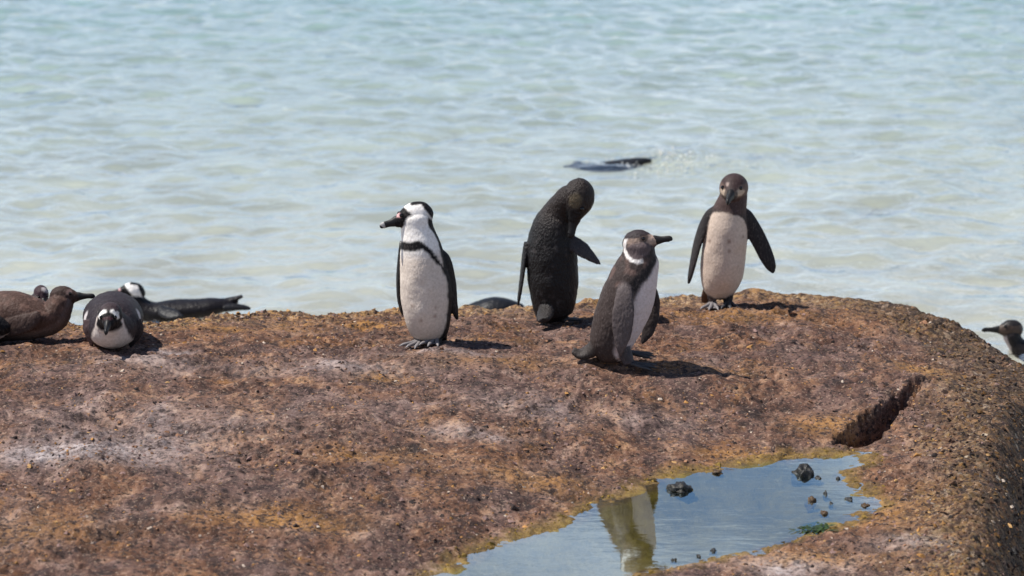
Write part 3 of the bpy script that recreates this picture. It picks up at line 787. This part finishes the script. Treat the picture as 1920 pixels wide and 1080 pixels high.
PEN.append(dict(Y=-.4, base=ground_root(1172, 684, -.4), label='grey-brown young penguin in profile with lifted bill and white crescent behind its cheek', group='penguins standing on the rock',
    trunk=[(1150, 676, 0, 20, 20, 18, *p3f, .0), (1148, 664, 0, 33, 33, 32, *p3f, .06), (1148, 640, 0, 42, 42, 44, .93, -.36, -.1, .16), (1160, 602, 0, 47, 49, 49, .93, -.36, -.15, .32),
           (1174, 563, 0, 48, 52, 50, .93, -.36, -.2, .48), (1186, 525, 0, 45, 49, 46, .93, -.36, -.2, .62), (1196, 494, 0, 36, 41, 39, .95, -.3, -.1, .74), (1199, 474, 0, 29, 31, 33, .95, -.3, 0, .82),
           (1199, 458, 0, 27, 27, 29, 1, -.2, 0, .88), (1199, 448, 0, 18, 18, 18, 1, -.2, 0, .93)],
    head=dict(px=1200, py=454, dy=0, r=25, dir=(1, -.16, .27), snout=.80, bl=.72, eye=(.42, .30)),
    ring=True, cbody=p3_body, chead=juv_head(A(.37, .27, .22), A(.80, .75, .72), A(.035, .027, .03), A(.085, .062, .066)),
    flippers=[dict(pts=[(1172, 522, -.05, 5, 6), (1171, 542, -.085, 14, 8), (1170, 565, -.105, 19, 7), (1168, 592, -.115, 22, 5), (1166, 625, -.115, 19, 4.5), (1164, 652, -.11, 10, 4), (1163, 668, -.10, 2, 2)], n=(-.25, -.9, .2), col=fl_dark(A(.105, .085, .085), None, A(.05, .04, .04))),
              dict(pts=[(1222, 540, .09, 10, 7), (1226, 565, .10, 13, 5), (1222, 595, .10, 15, 4), (1215, 620, .10, 13, 3.6), (1208, 636, .10, 7, 3), (1204, 645, .10, 2, 2)], n=(.45, .85, .2), col=fl_dark(A(.045, .036, .036)))],
    extra=[dict(pts=[(1125, 645, .0, 22, 18), (1106, 658, .01, 21, 12), (1088, 664, .01, 17, 8), (1074, 657, .01, 10, 5)], n=(.1, -.2, .9), c=A(.045, .037, .034)),
           dict(pts=[(1168, 655, -.05, 15, 15), (1176, 672, -.06, 12, 12), (1178, 682, -.06, 10, 10)], n=(0, -1, 0), c=A(.07, .06, .065)),
           dict(pts=[(1160, 655, .05, 15, 15), (1172, 668, .06, 12, 12), (1174, 676, .06, 10, 10)], n=(0, -1, 0), c=A(.06, .05, .055))],
    feet=[dict(px=1178, py=688, dy=-.06, dir=(.97, -.25), len=.10), dict(px=1174, py=680, dy=.06, dir=(.97, -.1), len=.10)]))

# 4: young bird facing the viewer, flippers spread
p4f = (-.13, -.99, 0)
def p4_body(H, PHI, V):
    a = np.abs(PHI)
    spl = np.interp(H, [0, .05, .2, .5, .7, .76, .79], [30, 66, 84, 88, 76, 55, 0])
    bk = sstep(-5, 5, a - spl)
    c = lay(A(.60, .48, .40), (bk, A(.045, .034, .032)), (sstep(.765, .80, H), A(.070, .045, .042)), (sstep(.05, .01, H), A(.08, .055, .045)))
    sp_ = spots(V, None, [W(1367, 453, 1.2 - .09), W(1367, 471, 1.2 - .09), W(1392, 444, 1.2 - .06), W(1331, 452, 1.2 - .06), W(1381, 499, 1.2 - .07)], .011)
    return lay(np.zeros(3), (np.ones(len(H)), c), (sp_ * .7, A(.16, .08, .06)))
def p4_head(hx, hy, hz):
    crown = sstep(.10, .24, hz - .30 * sstep(.25, .55, np.abs(hy)) * sstep(1.2, .6, hx))
    low = sstep(-.30, -.45, hz)
    lore = sstep(.95, 1.1, hx)
    spot = sstep(.16, .08, np.hypot(hy + .28, hz - .52)) * (hx > .3)
    cheek = sstep(.30, .18, np.hypot((np.abs(hy) - .55) * .8, hz + .02)) * (hx > .0)
    return lay(A(.13, .085, .07), (cheek, A(.50, .39, .30)), (low, A(.075, .048, .045)), (crown, A(.048, .030, .030)), (lore * .8, A(.04, .03, .03)), (spot * .7, A(.45, .34, .30)))
PEN.append(dict(Y=1.2, base=ground_root(1350, 577, 1.2), label='young penguin facing forward with pale belly and both flippers held out', group='penguins standing on the rock', ruffle=.1,
    trunk=[(1349, 560, 0, 14, 12, 14, *p4f, .0), (1349, 553, 0, 24, 22, 24, *p4f, .05), (1350, 538, 0, 34, 33, 35, *p4f, .12), (1354, 510, 0, 41, 40, 41, *p4f, .26),
           (1358, 470, 0, 42.5, 41, 41, *p4f, .44), (1362, 432, 0, 41, 39, 39, *p4f, .62), (1366, 406, 0, 37, 35, 36, *p4f, .74), (1370, 388, 0, 31, 29, 31, *p4f, .81),
           (1374, 372, 0, 27, 25, 28, *p4f, .87), (1376, 356, 0, 24, 22, 26, *p4f, .93), (1377, 345, 0, 15, 14, 18, *p4f, .97)],
    head=dict(px=1375, py=354, dy=-.012, r=28, dir=(-.22, -1, -.10), wide=1.14, snout=.80, bl=.8, eye=(.70, .26)),
    cbody=p4_body, chead=p4_head,
    flippers=[dict(pts=[(1342, 390, 0, 5, 7), (1330, 404, 0, 12, 9), (1318, 428, .0, 17, 7), (1307, 460, -.0, 17, 5), (1299, 495, -.0, 13, 4.4), (1294, 518, .0, 8, 4), (1291, 532, .0, 2, 2.5)], n=(-.93, -.28, -.2), col=fl_dark(A(.024, .02, .021))),
              dict(pts=[(1390, 390, 0, 5, 7), (1399, 404, 0, 13, 9), (1411, 428, .0, 17, 7), (1424, 452, .0, 17, 5), (1437, 480, .0, 15.5, 4.4), (1446, 500, .0, 11, 4), (1450, 512, .0, 3, 2.5)], n=(.35, -.9, .25), col=fl_dark(A(.024, .02, .021)))],
    extra=[dict(pts=[(1365, 538, -.01, 13, 14), (1365, 560, -.02, 9.5, 10), (1364, 575, -.02, 8, 8)], n=(0, -1, 0), c=A(.028, .025, .026)),
           dict(pts=[(1336, 540, -.01, 13, 14), (1335, 560, -.02, 8.5, 9), (1335, 573, -.02, 7, 7)], n=(0, -1, 0), c=A(.07, .05, .045)),
           dict(pts=[(1334, 535, .06, 14, 12), (1326, 553, .11, 12, 7), (1322, 566, .14, 8, 4)], n=(-.2, .5, .6), c=A(.12, .07, .05))],
    feet=[dict(px=1365, py=576, dy=-.02, dir=(.05, -1)), dict(px=1337, py=574, dy=-.02, dir=(-.25, -1), mat=MAT_FOOTP)]))

# 5: brown bird lying in profile at the rim
BRN = A(.080, .046, .036)
def lie_body(c_back, c_belly, hsplit=118):
    def f(H, PHI, V):
        a = np.abs(PHI)
        bk = sstep(-8, 8, a - 62)
        m_ = sstep(.0, .5, noise3(V * 50, 31))
        return lay(c_belly, (bk, c_back), (bk * m_ * .6, c_back * 2.4))
    return f
PEN.append(dict(Y=.12, base=ground_root(50, 638, .12), label='brown penguin resting on its belly in profile, neck up and dark bill level', group='penguins lying on the rock',
    trunk=[(-125, 600, .03, 10, 10, 10, 0, 0, -1, 0), (-100, 600, .03, 30, 26, 28, 0, 0, -1, .05), (-60, 597, .02, 46, 40, 42, 0, 0, -1, .15), (-15, 594, .01, 53, 46, 47, 0, 0, -1, .3), (30, 592, 0, 54, 48, 47, .1, 0, -1, .45),
           (66, 593, 0, 50, 44, 37, .3, 0, -1, .58), (94, 588, 0, 40, 38, 25, .75, 0, -.65, .7), (109, 572, 0, 31, 30, 21, .9, 0, -.4, .8), (118, 559, 0, 25, 23, 20, 1, 0, -.2, .88), (121, 552, 0, 16, 16, 15, 1, 0, 0, .93)],
    head=dict(px=120, py=556, dy=0, r=21, dir=(1, -.1, .14), snout=.9, bl=.85, eye=(.75, .3)),
    cbody=lie_body(BRN, A(.15, .11, .10)), chead=lambda hx, hy, hz: lay(A(.050, .030, .025), (sstep(.45, .6, hz) * .5, A(.035, .022, .02)), (sstep(.3, .15, np.hypot(hx - .65, hz - .45)) * .6, A(.3, .2, .18))),
    flippers=[dict(pts=[(75, 590, -.10, 10, 8), (55, 603, -.115, 17, 6), (25, 612, -.12, 19, 5), (-5, 618, -.12, 15, 4), (-25, 622, -.12, 8, 3), (-36, 624, -.12, 2, 2)], n=(0, -.9, .25), col=fl_dark(A(.062, .038, .032)))]))

# 6: another lying behind it
PEN.append(dict(Y=.46, base=ground_root(60, 610, .46), label='penguin lying hidden behind the brown resting one, only its dark round head showing', group='penguins lying on the rock', vox=.004,
    trunk=[(-110, 588, .03, 12, 10, 10, 0, 0, -1, 0), (-60, 588, .02, 44, 34, 34, 0, 0, -1, .15), (-10, 588, 0, 50, 36, 34, 0, 0, -1, .4), (35, 586, 0, 44, 34, 28, .3, 0, -1, .6),
           (62, 576, 0, 32, 28, 20, .7, 0, -.6, .75), (74, 562, 0, 22, 20, 17, .9, 0, -.3, .88), (77, 554, 0, 14, 12, 12, 1, 0, 0, .93)],
    head=dict(px=78, py=553, dy=0, r=16.5, dir=(.3, -.85, -.35), snout=.8, bl=.7),
    cbody=lie_body(A(.04, .03, .03), A(.4, .36, .34)), chead=lambda hx, hy, hz: lay(A(.045, .026, .032), (sstep(.5, .3, np.hypot(hx - .2, hy - .3)) * sstep(.3, .5, hz) * .8, A(.5, .45, .45)))))

# dark bird lying against the brown one
PEN.append(dict(Y=-.05, base=ground_root(-50, 645, -.05), label='dark penguin lying close against the flank of the brown resting one', group='penguins lying on the rock', vox=.004,
    trunk=[(18, 622, .0, 6, 6, 6, 0, 0, -1, 0), (8, 618, .0, 22, 16, 18, 0, 0, -1, .06), (-20, 613, .0, 42, 30, 30, 0, 0, -1, .2), (-60, 608, 0, 52, 40, 40, 0, 0, -1, .4), (-100, 604, 0, 50, 42, 40, 0, 0, -1, .55),
           (-130, 596, 0, 42, 38, 34, -.5, 0, -.8, .68), (-148, 578, 0, 32, 30, 28, -.9, 0, -.4, .8), (-155, 562, 0, 25, 24, 24, -1, 0, 0, .9), (-156, 553, 0, 16, 16, 16, -1, 0, 0, .95)],
    head=dict(px=-157, py=558, dy=0, r=24, dir=(-1, -.2, 0), snout=.9, bl=.8),
    cbody=lambda H, PHI, V: lay(A(.5, .46, .44), (sstep(-8, 8, np.abs(PHI) - 55), BLACK)), chead=adult_head))

# 7: adult lying and facing the viewer
def c_body(H, PHI, V):
    a = np.abs(PHI)
    bk = sstep(-6, 6, a - np.interp(H, [0, .5, .7, .85, 1], [80, 72, 58, 75, 95]))
    sidew = sstep(.035, .02, np.linalg.norm(V - W(160, 596, -.12), axis=1)) + sstep(.03, .015, np.linalg.norm(V - W(258, 590, -.10), axis=1))
    nk = sstep(.85, .88, H) * (1 - sstep(62, 70, a) * sstep(108, 100, a))
    return lay(A(.66, .58, .53), (bk, A(.028, .021, .025)), (nk, BLACK), (np.clip(sidew, 0, 1) * bk, A(.6, .56, .56)))
def c_head(hx, hy, hz):
    top = sstep(.55, .7, hz) * sstep(.7, .5, hx)
    brow = sstep(.12, .06, np.abs(np.hypot(hy * 1.0, hz - .02) - .74)) * sstep(.05, .2, hz) * sstep(.08, .2, np.abs(hy)) * (hx > .0)
    mask = sstep(-.35, -.2, hx)
    return lay(WHITE, (mask, BLACK), (sstep(.0, -.2, hx) * sstep(-.3, .0, hz), A(.03, .025, .028)), (top, A(.045, .03, .034)), (brow, WHITE), (sstep(.9, 1.0, hx) * sstep(.15, .3, hz), A(.05, .02, .025)))
PEN.append(dict(Y=-.1, base=ground_root(210, 655, -.1), label='black and white adult penguin lying on its belly facing forward, white bib under black face', group='penguins lying on the rock',
    trunk=[(214, 600, .55, 8, 8, 8, 0, 0, -1, 0), (214, 598, .48, 26, 18, 20, 0, 0, -1, .05), (214, 592, .36, 46, 36, 36, 0, 0, -1, .2), (213, 592, .22, 55, 44, 46, 0, 0, -1, .35), (212, 598, .08, 57, 47, 50, 0, 0, -1, .5),
           (211, 608, -.04, 52, 46, 48, 0, -.2, -1, .62), (209, 614, -.12, 42, 40, 38, 0, -.6, -.8, .74), (207, 604, -.17, 31, 33, 30, 0, -.9, -.4, .83), (206, 594, -.19, 25, 26, 24, 0, -1, 0, .92), (206, 586, -.20, 14, 14, 14, 0, -1, 0, .96)],
    head=dict(px=206, py=594, dy=-.20, r=25.5, dir=(-.02, -1, -.20), wide=1.08, snout=.85, bl=.7, eye=(.8, .3)),
    cbody=c_body, chead=c_head,
    flippers=[dict(pts=[(166, 600, -.08, 12, 8), (165, 618, -.09, 16, 6), (169, 636, -.08, 13, 5), (172, 647, -.06, 6, 3), (173, 652, -.05, 2, 2)], n=(-.75, -.6, .2), col=fl_dark(A(.075, .05, .052))),
              dict(pts=[(254, 600, -.06, 12, 8), (258, 618, -.06, 16, 6), (252, 636, -.05, 13, 5), (247, 646, -.04, 6, 3), (245, 651, -.03, 2, 2)], n=(.75, -.6, .2), col=fl_dark(A(.024, .02, .023)))]))

# 8: adult afloat behind the rim
Y8 = float(WZ(340, 590, 0)[1])
def d_body(H, PHI, V):
    a = np.abs(PHI)
    return lay(A(.5, .48, .48), (sstep(-8, 8, a - 40), A(.012, .010, .012)), (sstep(.80, .84, H) * sstep(100, 85, a), WHITE), (sstep(.80, .84, H) * sstep(95, 110, a), BLACK))
PEN.append(dict(Y=Y8, base=tuple(WZ(340, 590, 0)), label='long dark penguin floating behind the rim, white stripe curving round its black face', group='penguins in the water', mat=MAT_WET, vox=.0036,
    trunk=[(446, 563, .02, 6, 5, 5, 0, 0, -1, 0), (428, 569, .02, 16, 10, 10, 0, 0, -1, .06), (400, 576, 0, 27, 17, 17, 0, 0, -1, .2), (360, 580, 0, 34, 22, 20, 0, 0, -1, .38), (320, 583, 0, 35, 24, 20, 0, 0, -1, .55),
           (288, 584, 0, 31, 24, 17, -.3, 0, -1, .68), (266, 576, 0, 25, 23, 17, -.7, 0, -.7, .78), (254, 563, 0, 20, 20, 17, -.9, 0, -.3, .86), (249, 552, 0, 16, 16, 15, -1, 0, 0, .92), (247, 546, 0, 10, 10, 9, -1, 0, 0, .96)],
    head=dict(px=245, py=549, dy=0, r=20.5, dir=(-1, -.2, .12), snout=.86, bl=.62, eye=(.8, .3)),
    cbody=d_body, chead=adult_head,
    flippers=[dict(pts=[(300, 578, -.09, 8, 6), (310, 585, -.14, 14, 5), (325, 590, -.18, 13, 4), (338, 592, -.2, 6, 3), (345, 593, -.2, 2, 2)], n=(0, -.6, .8), col=fl_dark(A(.014, .014, .017)))],
    extra=[dict(pts=[(425, 566, .02, 12, 8), (442, 560, .02, 9, 5), (455, 555, .02, 5, 3)], n=(.2, 0, 1), c=A(.02, .018, .02)),
           dict(pts=[(420, 577, -.03, 12, 8), (445, 576, -.03, 9, 6), (460, 577, -.03, 8, 4), (470, 579, -.03, 4, 2)], n=(.1, -.2, 1), c=A(.015, .015, .018))]))

# 9: back of a bird in the water behind the rim
Y9 = float(WZ(920, 590, 0)[1])
wetc = lay
def wet_body(H, PHI, V):
    return lay(A(.45, .44, .45), (sstep(-8, 8, np.abs(PHI) - 30), A(.011, .012, .016)))
PEN.append(dict(Y=Y9, base=tuple(WZ(920, 590, 0)), label='smooth dark wet back of a dipping swimmer, just past the rim between two standing penguins', group='penguins in the water', mat=MAT_WET, vox=.004,
    trunk=[(982, 578, .02, 6, 4, 4, 0, 0, -1, 0), (972, 576, .02, 16, 9, 9, 0, 0, -1, .08), (952, 578, 0, 30, 18, 19, 0, 0, -1, .25), (928, 581, 0, 36, 24, 25, 0, 0, -1, .42), (900, 587, 0, 36, 24, 23, 0, 0, -1, .6),
           (872, 596, 0, 28, 20, 20, 0, 0, -1, .75), (850, 604, 0, 20, 16, 16, 0, 0, -1, .88), (838, 608, 0, 12, 10, 10, 0, 0, -1, .95)],
    head=dict(px=838, py=609, dy=0, r=16, dir=(-1, 0, -.3)),
    cbody=wet_body, chead=lambda hx, hy, hz: lay(BLACK, (hx > 99, BLACK))))

# 10: far swimmer with the glittering wake
Y10 = float(WZ(1150, 305, 0)[1])
PEN.append(dict(Y=Y10, base=tuple(WZ(1150, 305, 0)), label='distant swimming penguin low in the water ahead of its glittering wake', group='penguins in the water', mat=MAT_WET, vox=.004,
    trunk=[(1222, 302, .0, 4, 3, 3, 0, 0, -1, 0), (1210, 301, .0, 10, 6, 5, 0, 0, -1, .08), (1192, 304, 0, 18, 11, 7.5, 0, 0, -1, .25), (1168, 307, 0, 21, 14, 8.5, 0, 0, -1, .45), (1140, 310, 0, 19, 13, 7, 0, 0, -1, .62),
           (1112, 311, 0, 15, 11, 5.5, 0, 0, -1, .75), (1090, 311, 0, 11, 8, 5, 0, 0, -1, .88), (1080, 311, 0, 7, 5, 4, 0, 0, -1, .95)],
    head=dict(px=1082, py=310, dy=0, r=8.5, dir=(-1, -.1, 0), bl=.9),
    cbody=wet_body, chead=lambda hx, hy, hz: lay(A(.022, .02, .022), (hz < -.5, A(.4, .4, .4)))))

# 11: swimmer holding its head up by the right end of the rock
Y11 = float(WZ(1890, 652, 0)[1])
def g_body(H, PHI, V):
    a = np.abs(PHI)
    return lay(A(.34, .29, .29), (sstep(-8, 8, a - np.interp(H, [0, .78, .84, 1], [0, 0, 50, 40])), A(.018, .015, .016)), (sstep(.90, .93, H), A(.03, .024, .024)))
PEN.append(dict(Y=Y11, base=tuple(WZ(1900, 652, 0)), label='swimming penguin with head and throat raised above the water beyond the sloping rock', group='penguins in the water', mat=MAT_WET, vox=.0036,
    trunk=[(2090, 650, .1, 5, 5, 5, 0, 0, -1, 0), (2070, 652, .08, 20, 12, 12, 0, 0, -1, .06), (2030, 658, .05, 34, 24, 22, 0, 0, -1, .3), (1985, 662, .02, 38, 26, 22, 0, 0, -1, .5), (1945, 662, 0, 34, 26, 20, -.3, 0, -1, .65),
           (1918, 655, 0, 24, 20, 18, -.7, 0, -.6, .76), (1903, 641, 0, 18, 17, 16, -.9, 0, -.3, .84), (1897, 626, 0, 17, 16, 16, -1, 0, 0, .91), (1896, 618, 0, 10, 10, 10, -1, 0, 0, .95)],
    head=dict(px=1894, py=617, dy=0, r=18.5, dir=(-1, -.12, .09), snout=.85, bl=.95, eye=(.7, .35)),
    cbody=g_body, chead=juv_head(A(.085, .058, .045), A(.11, .09, .08), A(.022, .019, .02), A(.045, .032, .028))))

for sp in PEN:
    penguin(sp)

# ------------------------------------------------------------------ small things
def lump(name, c, rx, ry, rz, seed, mat, sub=3, rough=.35, flat=0.0):
    bm = bmesh.new(); bmesh.ops.create_icosphere(bm, subdivisions=sub, radius=1)
    V = np.array([v.co[:] for v in bm.verts])
    d = 1 + rough * noise3(V * 1.6 + seed * 7.3, seed) + rough * .6 * noise3(V * 3.7 + seed, seed + 1)
    V = V * d[:, None] * np.array([rx, ry, rz])
    for v, q in zip(bm.verts, V): v.co = q
    for f in bm.faces: f.smooth = True
    me = bpy.data.meshes.new(name); bm.to_mesh(me); bm.free()
    o = link(name, me, mat); o.location = c
    return o
m = NT('dark_wet_stone'); co = m.coord(); n = m.noise(co, 60, 5, .65)
m.bsdf(m.ramp(n, [(.35, (.006, .006, .006)), (.6, (.030, .027, .022)), (.75, (.09, .075, .05))]), .45, m.bump(n, .8, .006), .4)
MAT_STONE = m.m
m = NT('brown_wet_stone'); co = m.coord(); n = m.noise(co, 60, 5, .65)
m.bsdf(m.ramp(n, [(.35, (.03, .017, .008)), (.6, (.12, .066, .025)), (.75, (.2, .13, .06))]), .5, m.bump(n, .8, .006), .4)
MAT_STONE_B = m.m
def pool_z(px, py):
    p = WZ(px, py, Z_POOL); return p
st = [(1276, 917, 46, 'large dark knobbly stone standing alone in the tide pool'), (1507, 889, 36, 'dark stone rising from the narrow end of the tide pool')]
for k, (px, py, wpx, lb) in enumerate(st):
    p = pool_z(px, py); r = wpx / 2 * (p[1] - CAM_Y) / FPX
    b = float(rock_z(p[0], p[1])[0][0])
    h = max(.03, Z_POOL + .018 - b)
    tag(lump('stone', (p[0], p[1], b + h * .42), r, r * 1.2, h * .62, 3 + k, MAT_STONE, 4, .55), lb, 'stone', 'stones in the tide pool')
small = [(1534, 896, 14, 0), (1572, 898, 8, 0), (1520, 939, 18, 1), (1548, 926, 9, 0), (1592, 937, 14, 0), (1558, 944, 8, 0),
         (1263, 1050, 11, 0), (1311, 1044, 8, 0), (1337, 1033, 13, 0), (1345, 886, 18, 1), (1545, 963, 15, 1), (1622, 948, 16, 1)]
for k, (px, py, wpx, br) in enumerate(small):
    p = pool_z(px, py); r = wpx / 2 * (p[1] - CAM_Y) / FPX; b = float(rock_z(p[0], p[1])[0][0])
    h = max(.010, Z_POOL + .003 + r * .22 - b)
    o = lump('pebble', (p[0], p[1], b + h * .45), r, r * 1.6, h * .55 + .002, 20 + k, MAT_STONE_B if br else MAT_STONE, 3, .55)
    tag(o, 'small brown pebble breaking the surface of the tide pool' if br else 'small black pebble breaking the surface of the tide pool', 'pebble', 'pebbles in the tide pool')

# wet boulder in the sea at the foot of the slope
p = WZ(1942, 712, 0)
m = NT('sea_boulder'); co = m.coord(); n = m.noise(co, 14, 6, .65)
m.bsdf(m.ramp(n, [(.35, (.010, .010, .010)), (.6, (.035, .032, .026)), (.75, (.06, .05, .03))]), .6, m.bump(n, .8, .02), .15)
tag(lump('boulder', (p[0], p[1], -.15), .17, .3, .20, 5, m.m, 4, .22), 'dark wet boulder awash at the foot of the sloping rock', 'boulder')

# white drops standing in for sun glints beside the far swimmer
r = np.random.default_rng(23); V, F = [], []
bm = bmesh.new(); bmesh.ops.create_icosphere(bm, subdivisions=1, radius=1); iv = np.array([v.co[:] for v in bm.verts]); ifc = [tuple(v.index for v in f.verts) for f in bm.faces]; bm.free()
for k in range(80):
    x = wake_c[0] + r.normal(-.06, .20); y = wake_c[1] + r.normal(0, .22); rad = r.uniform(.003, .008)
    z = float(sea_z(np.array([x]), np.array([y]))[0]) + rad * r.uniform(-.2, 1.2) + (r.uniform(0, .03) if r.uniform() < .3 else 0)
    F += [tuple(i + len(V) for i in f) for f in ifc]; V += list(iv * rad * np.array([1.5, 1.2, .7]) + np.array([x, y, z]))
m = NT('sparkle_drops'); m.bsdf((.85, .86, .82), .15, None, .6)
tag(link('wake_sparkle', mesh_np('wake_sparkle', np.array(V), F), m.m), 'white drops standing in for sun glints, as spray in the wake of the distant swimmer', 'sparkle', kind='stuff')

# tuft of green weed at the pool's edge
m = NT('green_weed'); co = m.coord()
m.bsdf(m.ramp(m.noise(co, 50, 3), [(.35, (.010, .022, .004)), (.65, (.038, .070, .010))]), .5, None, .4)
MAT_WEED = m.m
def tuft(px, py, n, spread, seed, label):
    r = np.random.default_rng(seed); c = WZ(px, py, Z_POOL); base = np.array([c[0], c[1], gz(c[0], c[1])]); V, F = [], []
    for k in range(n):
        a = r.uniform(0, 6.28); q = np.array([r.normal(0, spread), r.normal(0, spread * 1.2), 0]); L = r.uniform(.03, .06); w = r.uniform(.003, .006)
        z0 = gz(base[0] + q[0], base[1] + q[1]) - base[2]; z0 = max(z0, Z_POOL - base[2] - .01)
        d = np.array([math.cos(a), math.sin(a), 0]); s = np.array([-d[1], d[0], 0]); i = len(V)
        for t, ww in ((0, 1), (.4, 1.2), (.75, .8), (1, .1)):
            cpt = q + d * L * t + np.array([0, 0, z0 + .010 * math.sin(t * 2.6)])
            V += [cpt + s * w * ww, cpt - s * w * ww]
        F += [(i + 2 * j, i + 2 * j + 1, i + 2 * j + 3, i + 2 * j + 2) for j in range(3)]
    o = link('seaweed', mesh_np('seaweed', np.array(V), F), MAT_WEED); o.location = base
    tag(o, label, 'seaweed', kind='stuff')
tuft(1529, 993, 70, .026, 3, 'bright green tuft of weed at the edge of the tide pool')

# rough encrusting growth over the rock (countless knobs)
def crust():
    N = 30000
    r = np.random.default_rng(17)
    x = r.uniform(-2.25, 2.3, N * 3); y = r.uniform(-3.0, 1.15, N * 3)
    z, ps, es = rock_z(x, y); cr = crust_mask(x, y, es)
    dens = .22 + .55 * cr + .35 * sstep(0, .5, noise2(x * 2.2, y * 2, 81)) + .3 * sstep(.16, .02, ps)
    keep = (r.uniform(0, 1.3, len(x)) < dens) & (ps > .012) & (es < .25)
    x, y, z, cr, ps = [a[keep][:N] for a in (x, y, z, cr, ps)]
    n = len(x); s = np.minimum(r.lognormal(math.log(.0045), .4, n) * (1 + .25 * cr), .013)
    T = np.array([(1, 0, 0), (.31, .95, 0), (-.81, .59, 0), (-.81, -.59, 0), (.31, -.95, 0), (.45, .2, .75), (-.35, .4, .85), (-.1, -.5, .8)])
    TF = np.array([(0, 1, 5), (1, 6, 5), (1, 2, 6), (2, 3, 6), (3, 7, 6), (3, 4, 7), (4, 0, 7), (0, 5, 7), (5, 6, 7)])
    a = r.uniform(0, 6.28, n); ca, sa = np.cos(a), np.sin(a)
    P = T[None] * (1 + .35 * r.normal(size=(n, 8, 1)).clip(-1.5, 1.5)) * (s[:, None, None] * np.stack([r.uniform(.7, 1.6, n), r.uniform(.7, 1.4, n), r.uniform(.4, 1.1, n)], 1)[:, None, :])
    Q = np.stack([P[..., 0] * ca[:, None] - P[..., 1] * sa[:, None], P[..., 0] * sa[:, None] + P[..., 1] * ca[:, None], P[..., 2]], -1)
    V = (Q + np.stack([x, y, z - s * .35], 1)[:, None, :]).reshape(-1, 3)
    F = (TF[None] + 8 * np.arange(n)[:, None, None]).reshape(-1, 3)
    me = mesh_np('rock_growth', V, F, False)
    pal = np.array([(.06, .034, .026), (.15, .078, .05), (.27, .14, .08), (.24, .15, .13), (.38, .19, .06), (.46, .27, .11), (.50, .40, .32), (.03, .02, .018)])
    pr = np.stack([.18 - .05 * cr, .2 + 0 * cr, .2 + 0 * cr, .18 - .12 * cr, .06 + .12 * cr, .03 + .10 * cr, .03 + .02 * cr, .14 + 0 * cr], 1); pr /= pr.sum(1, keepdims=True)
    k = (r.uniform(0, 1, n)[:, None] > np.cumsum(pr, 1)).sum(1).clip(0, 7)
    c = pal[k] * r.uniform(.75, 1.25, (n, 1))
    flank_shade = (sstep(1.2, 1.7, x) * sstep(-.4, -.05, es[keep][:N]))[:, None]
    c = c * (1 - .72 * flank_shade * (r.uniform(0, 1, (n, 1)) > .06))  # knobs on the right flank darkened to paint in its shade
    wet = (sstep(.10, .03, ps) > r.uniform(0, 1, n))[:, None]
    c = np.where(wet, np.array([.20, .125, .025]) * r.uniform(.35, 1.5, (n, 1)), c)
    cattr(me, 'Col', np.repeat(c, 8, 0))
    m = NT('growth'); co = m.coord()
    m.bsdf(m.mix(.6, m.attr('Col', 'Color'), m.ramp(m.noise(co, 160, 2), [(.3, (.6, .6, .6)), (.7, (1.35, 1.35, 1.35))]), 'MULTIPLY'), .8, None, .25)
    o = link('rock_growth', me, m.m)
    tag(o, 'rough brown and ochre growth of tiny knobs crusting the rock', 'growth', kind='stuff')
crust()
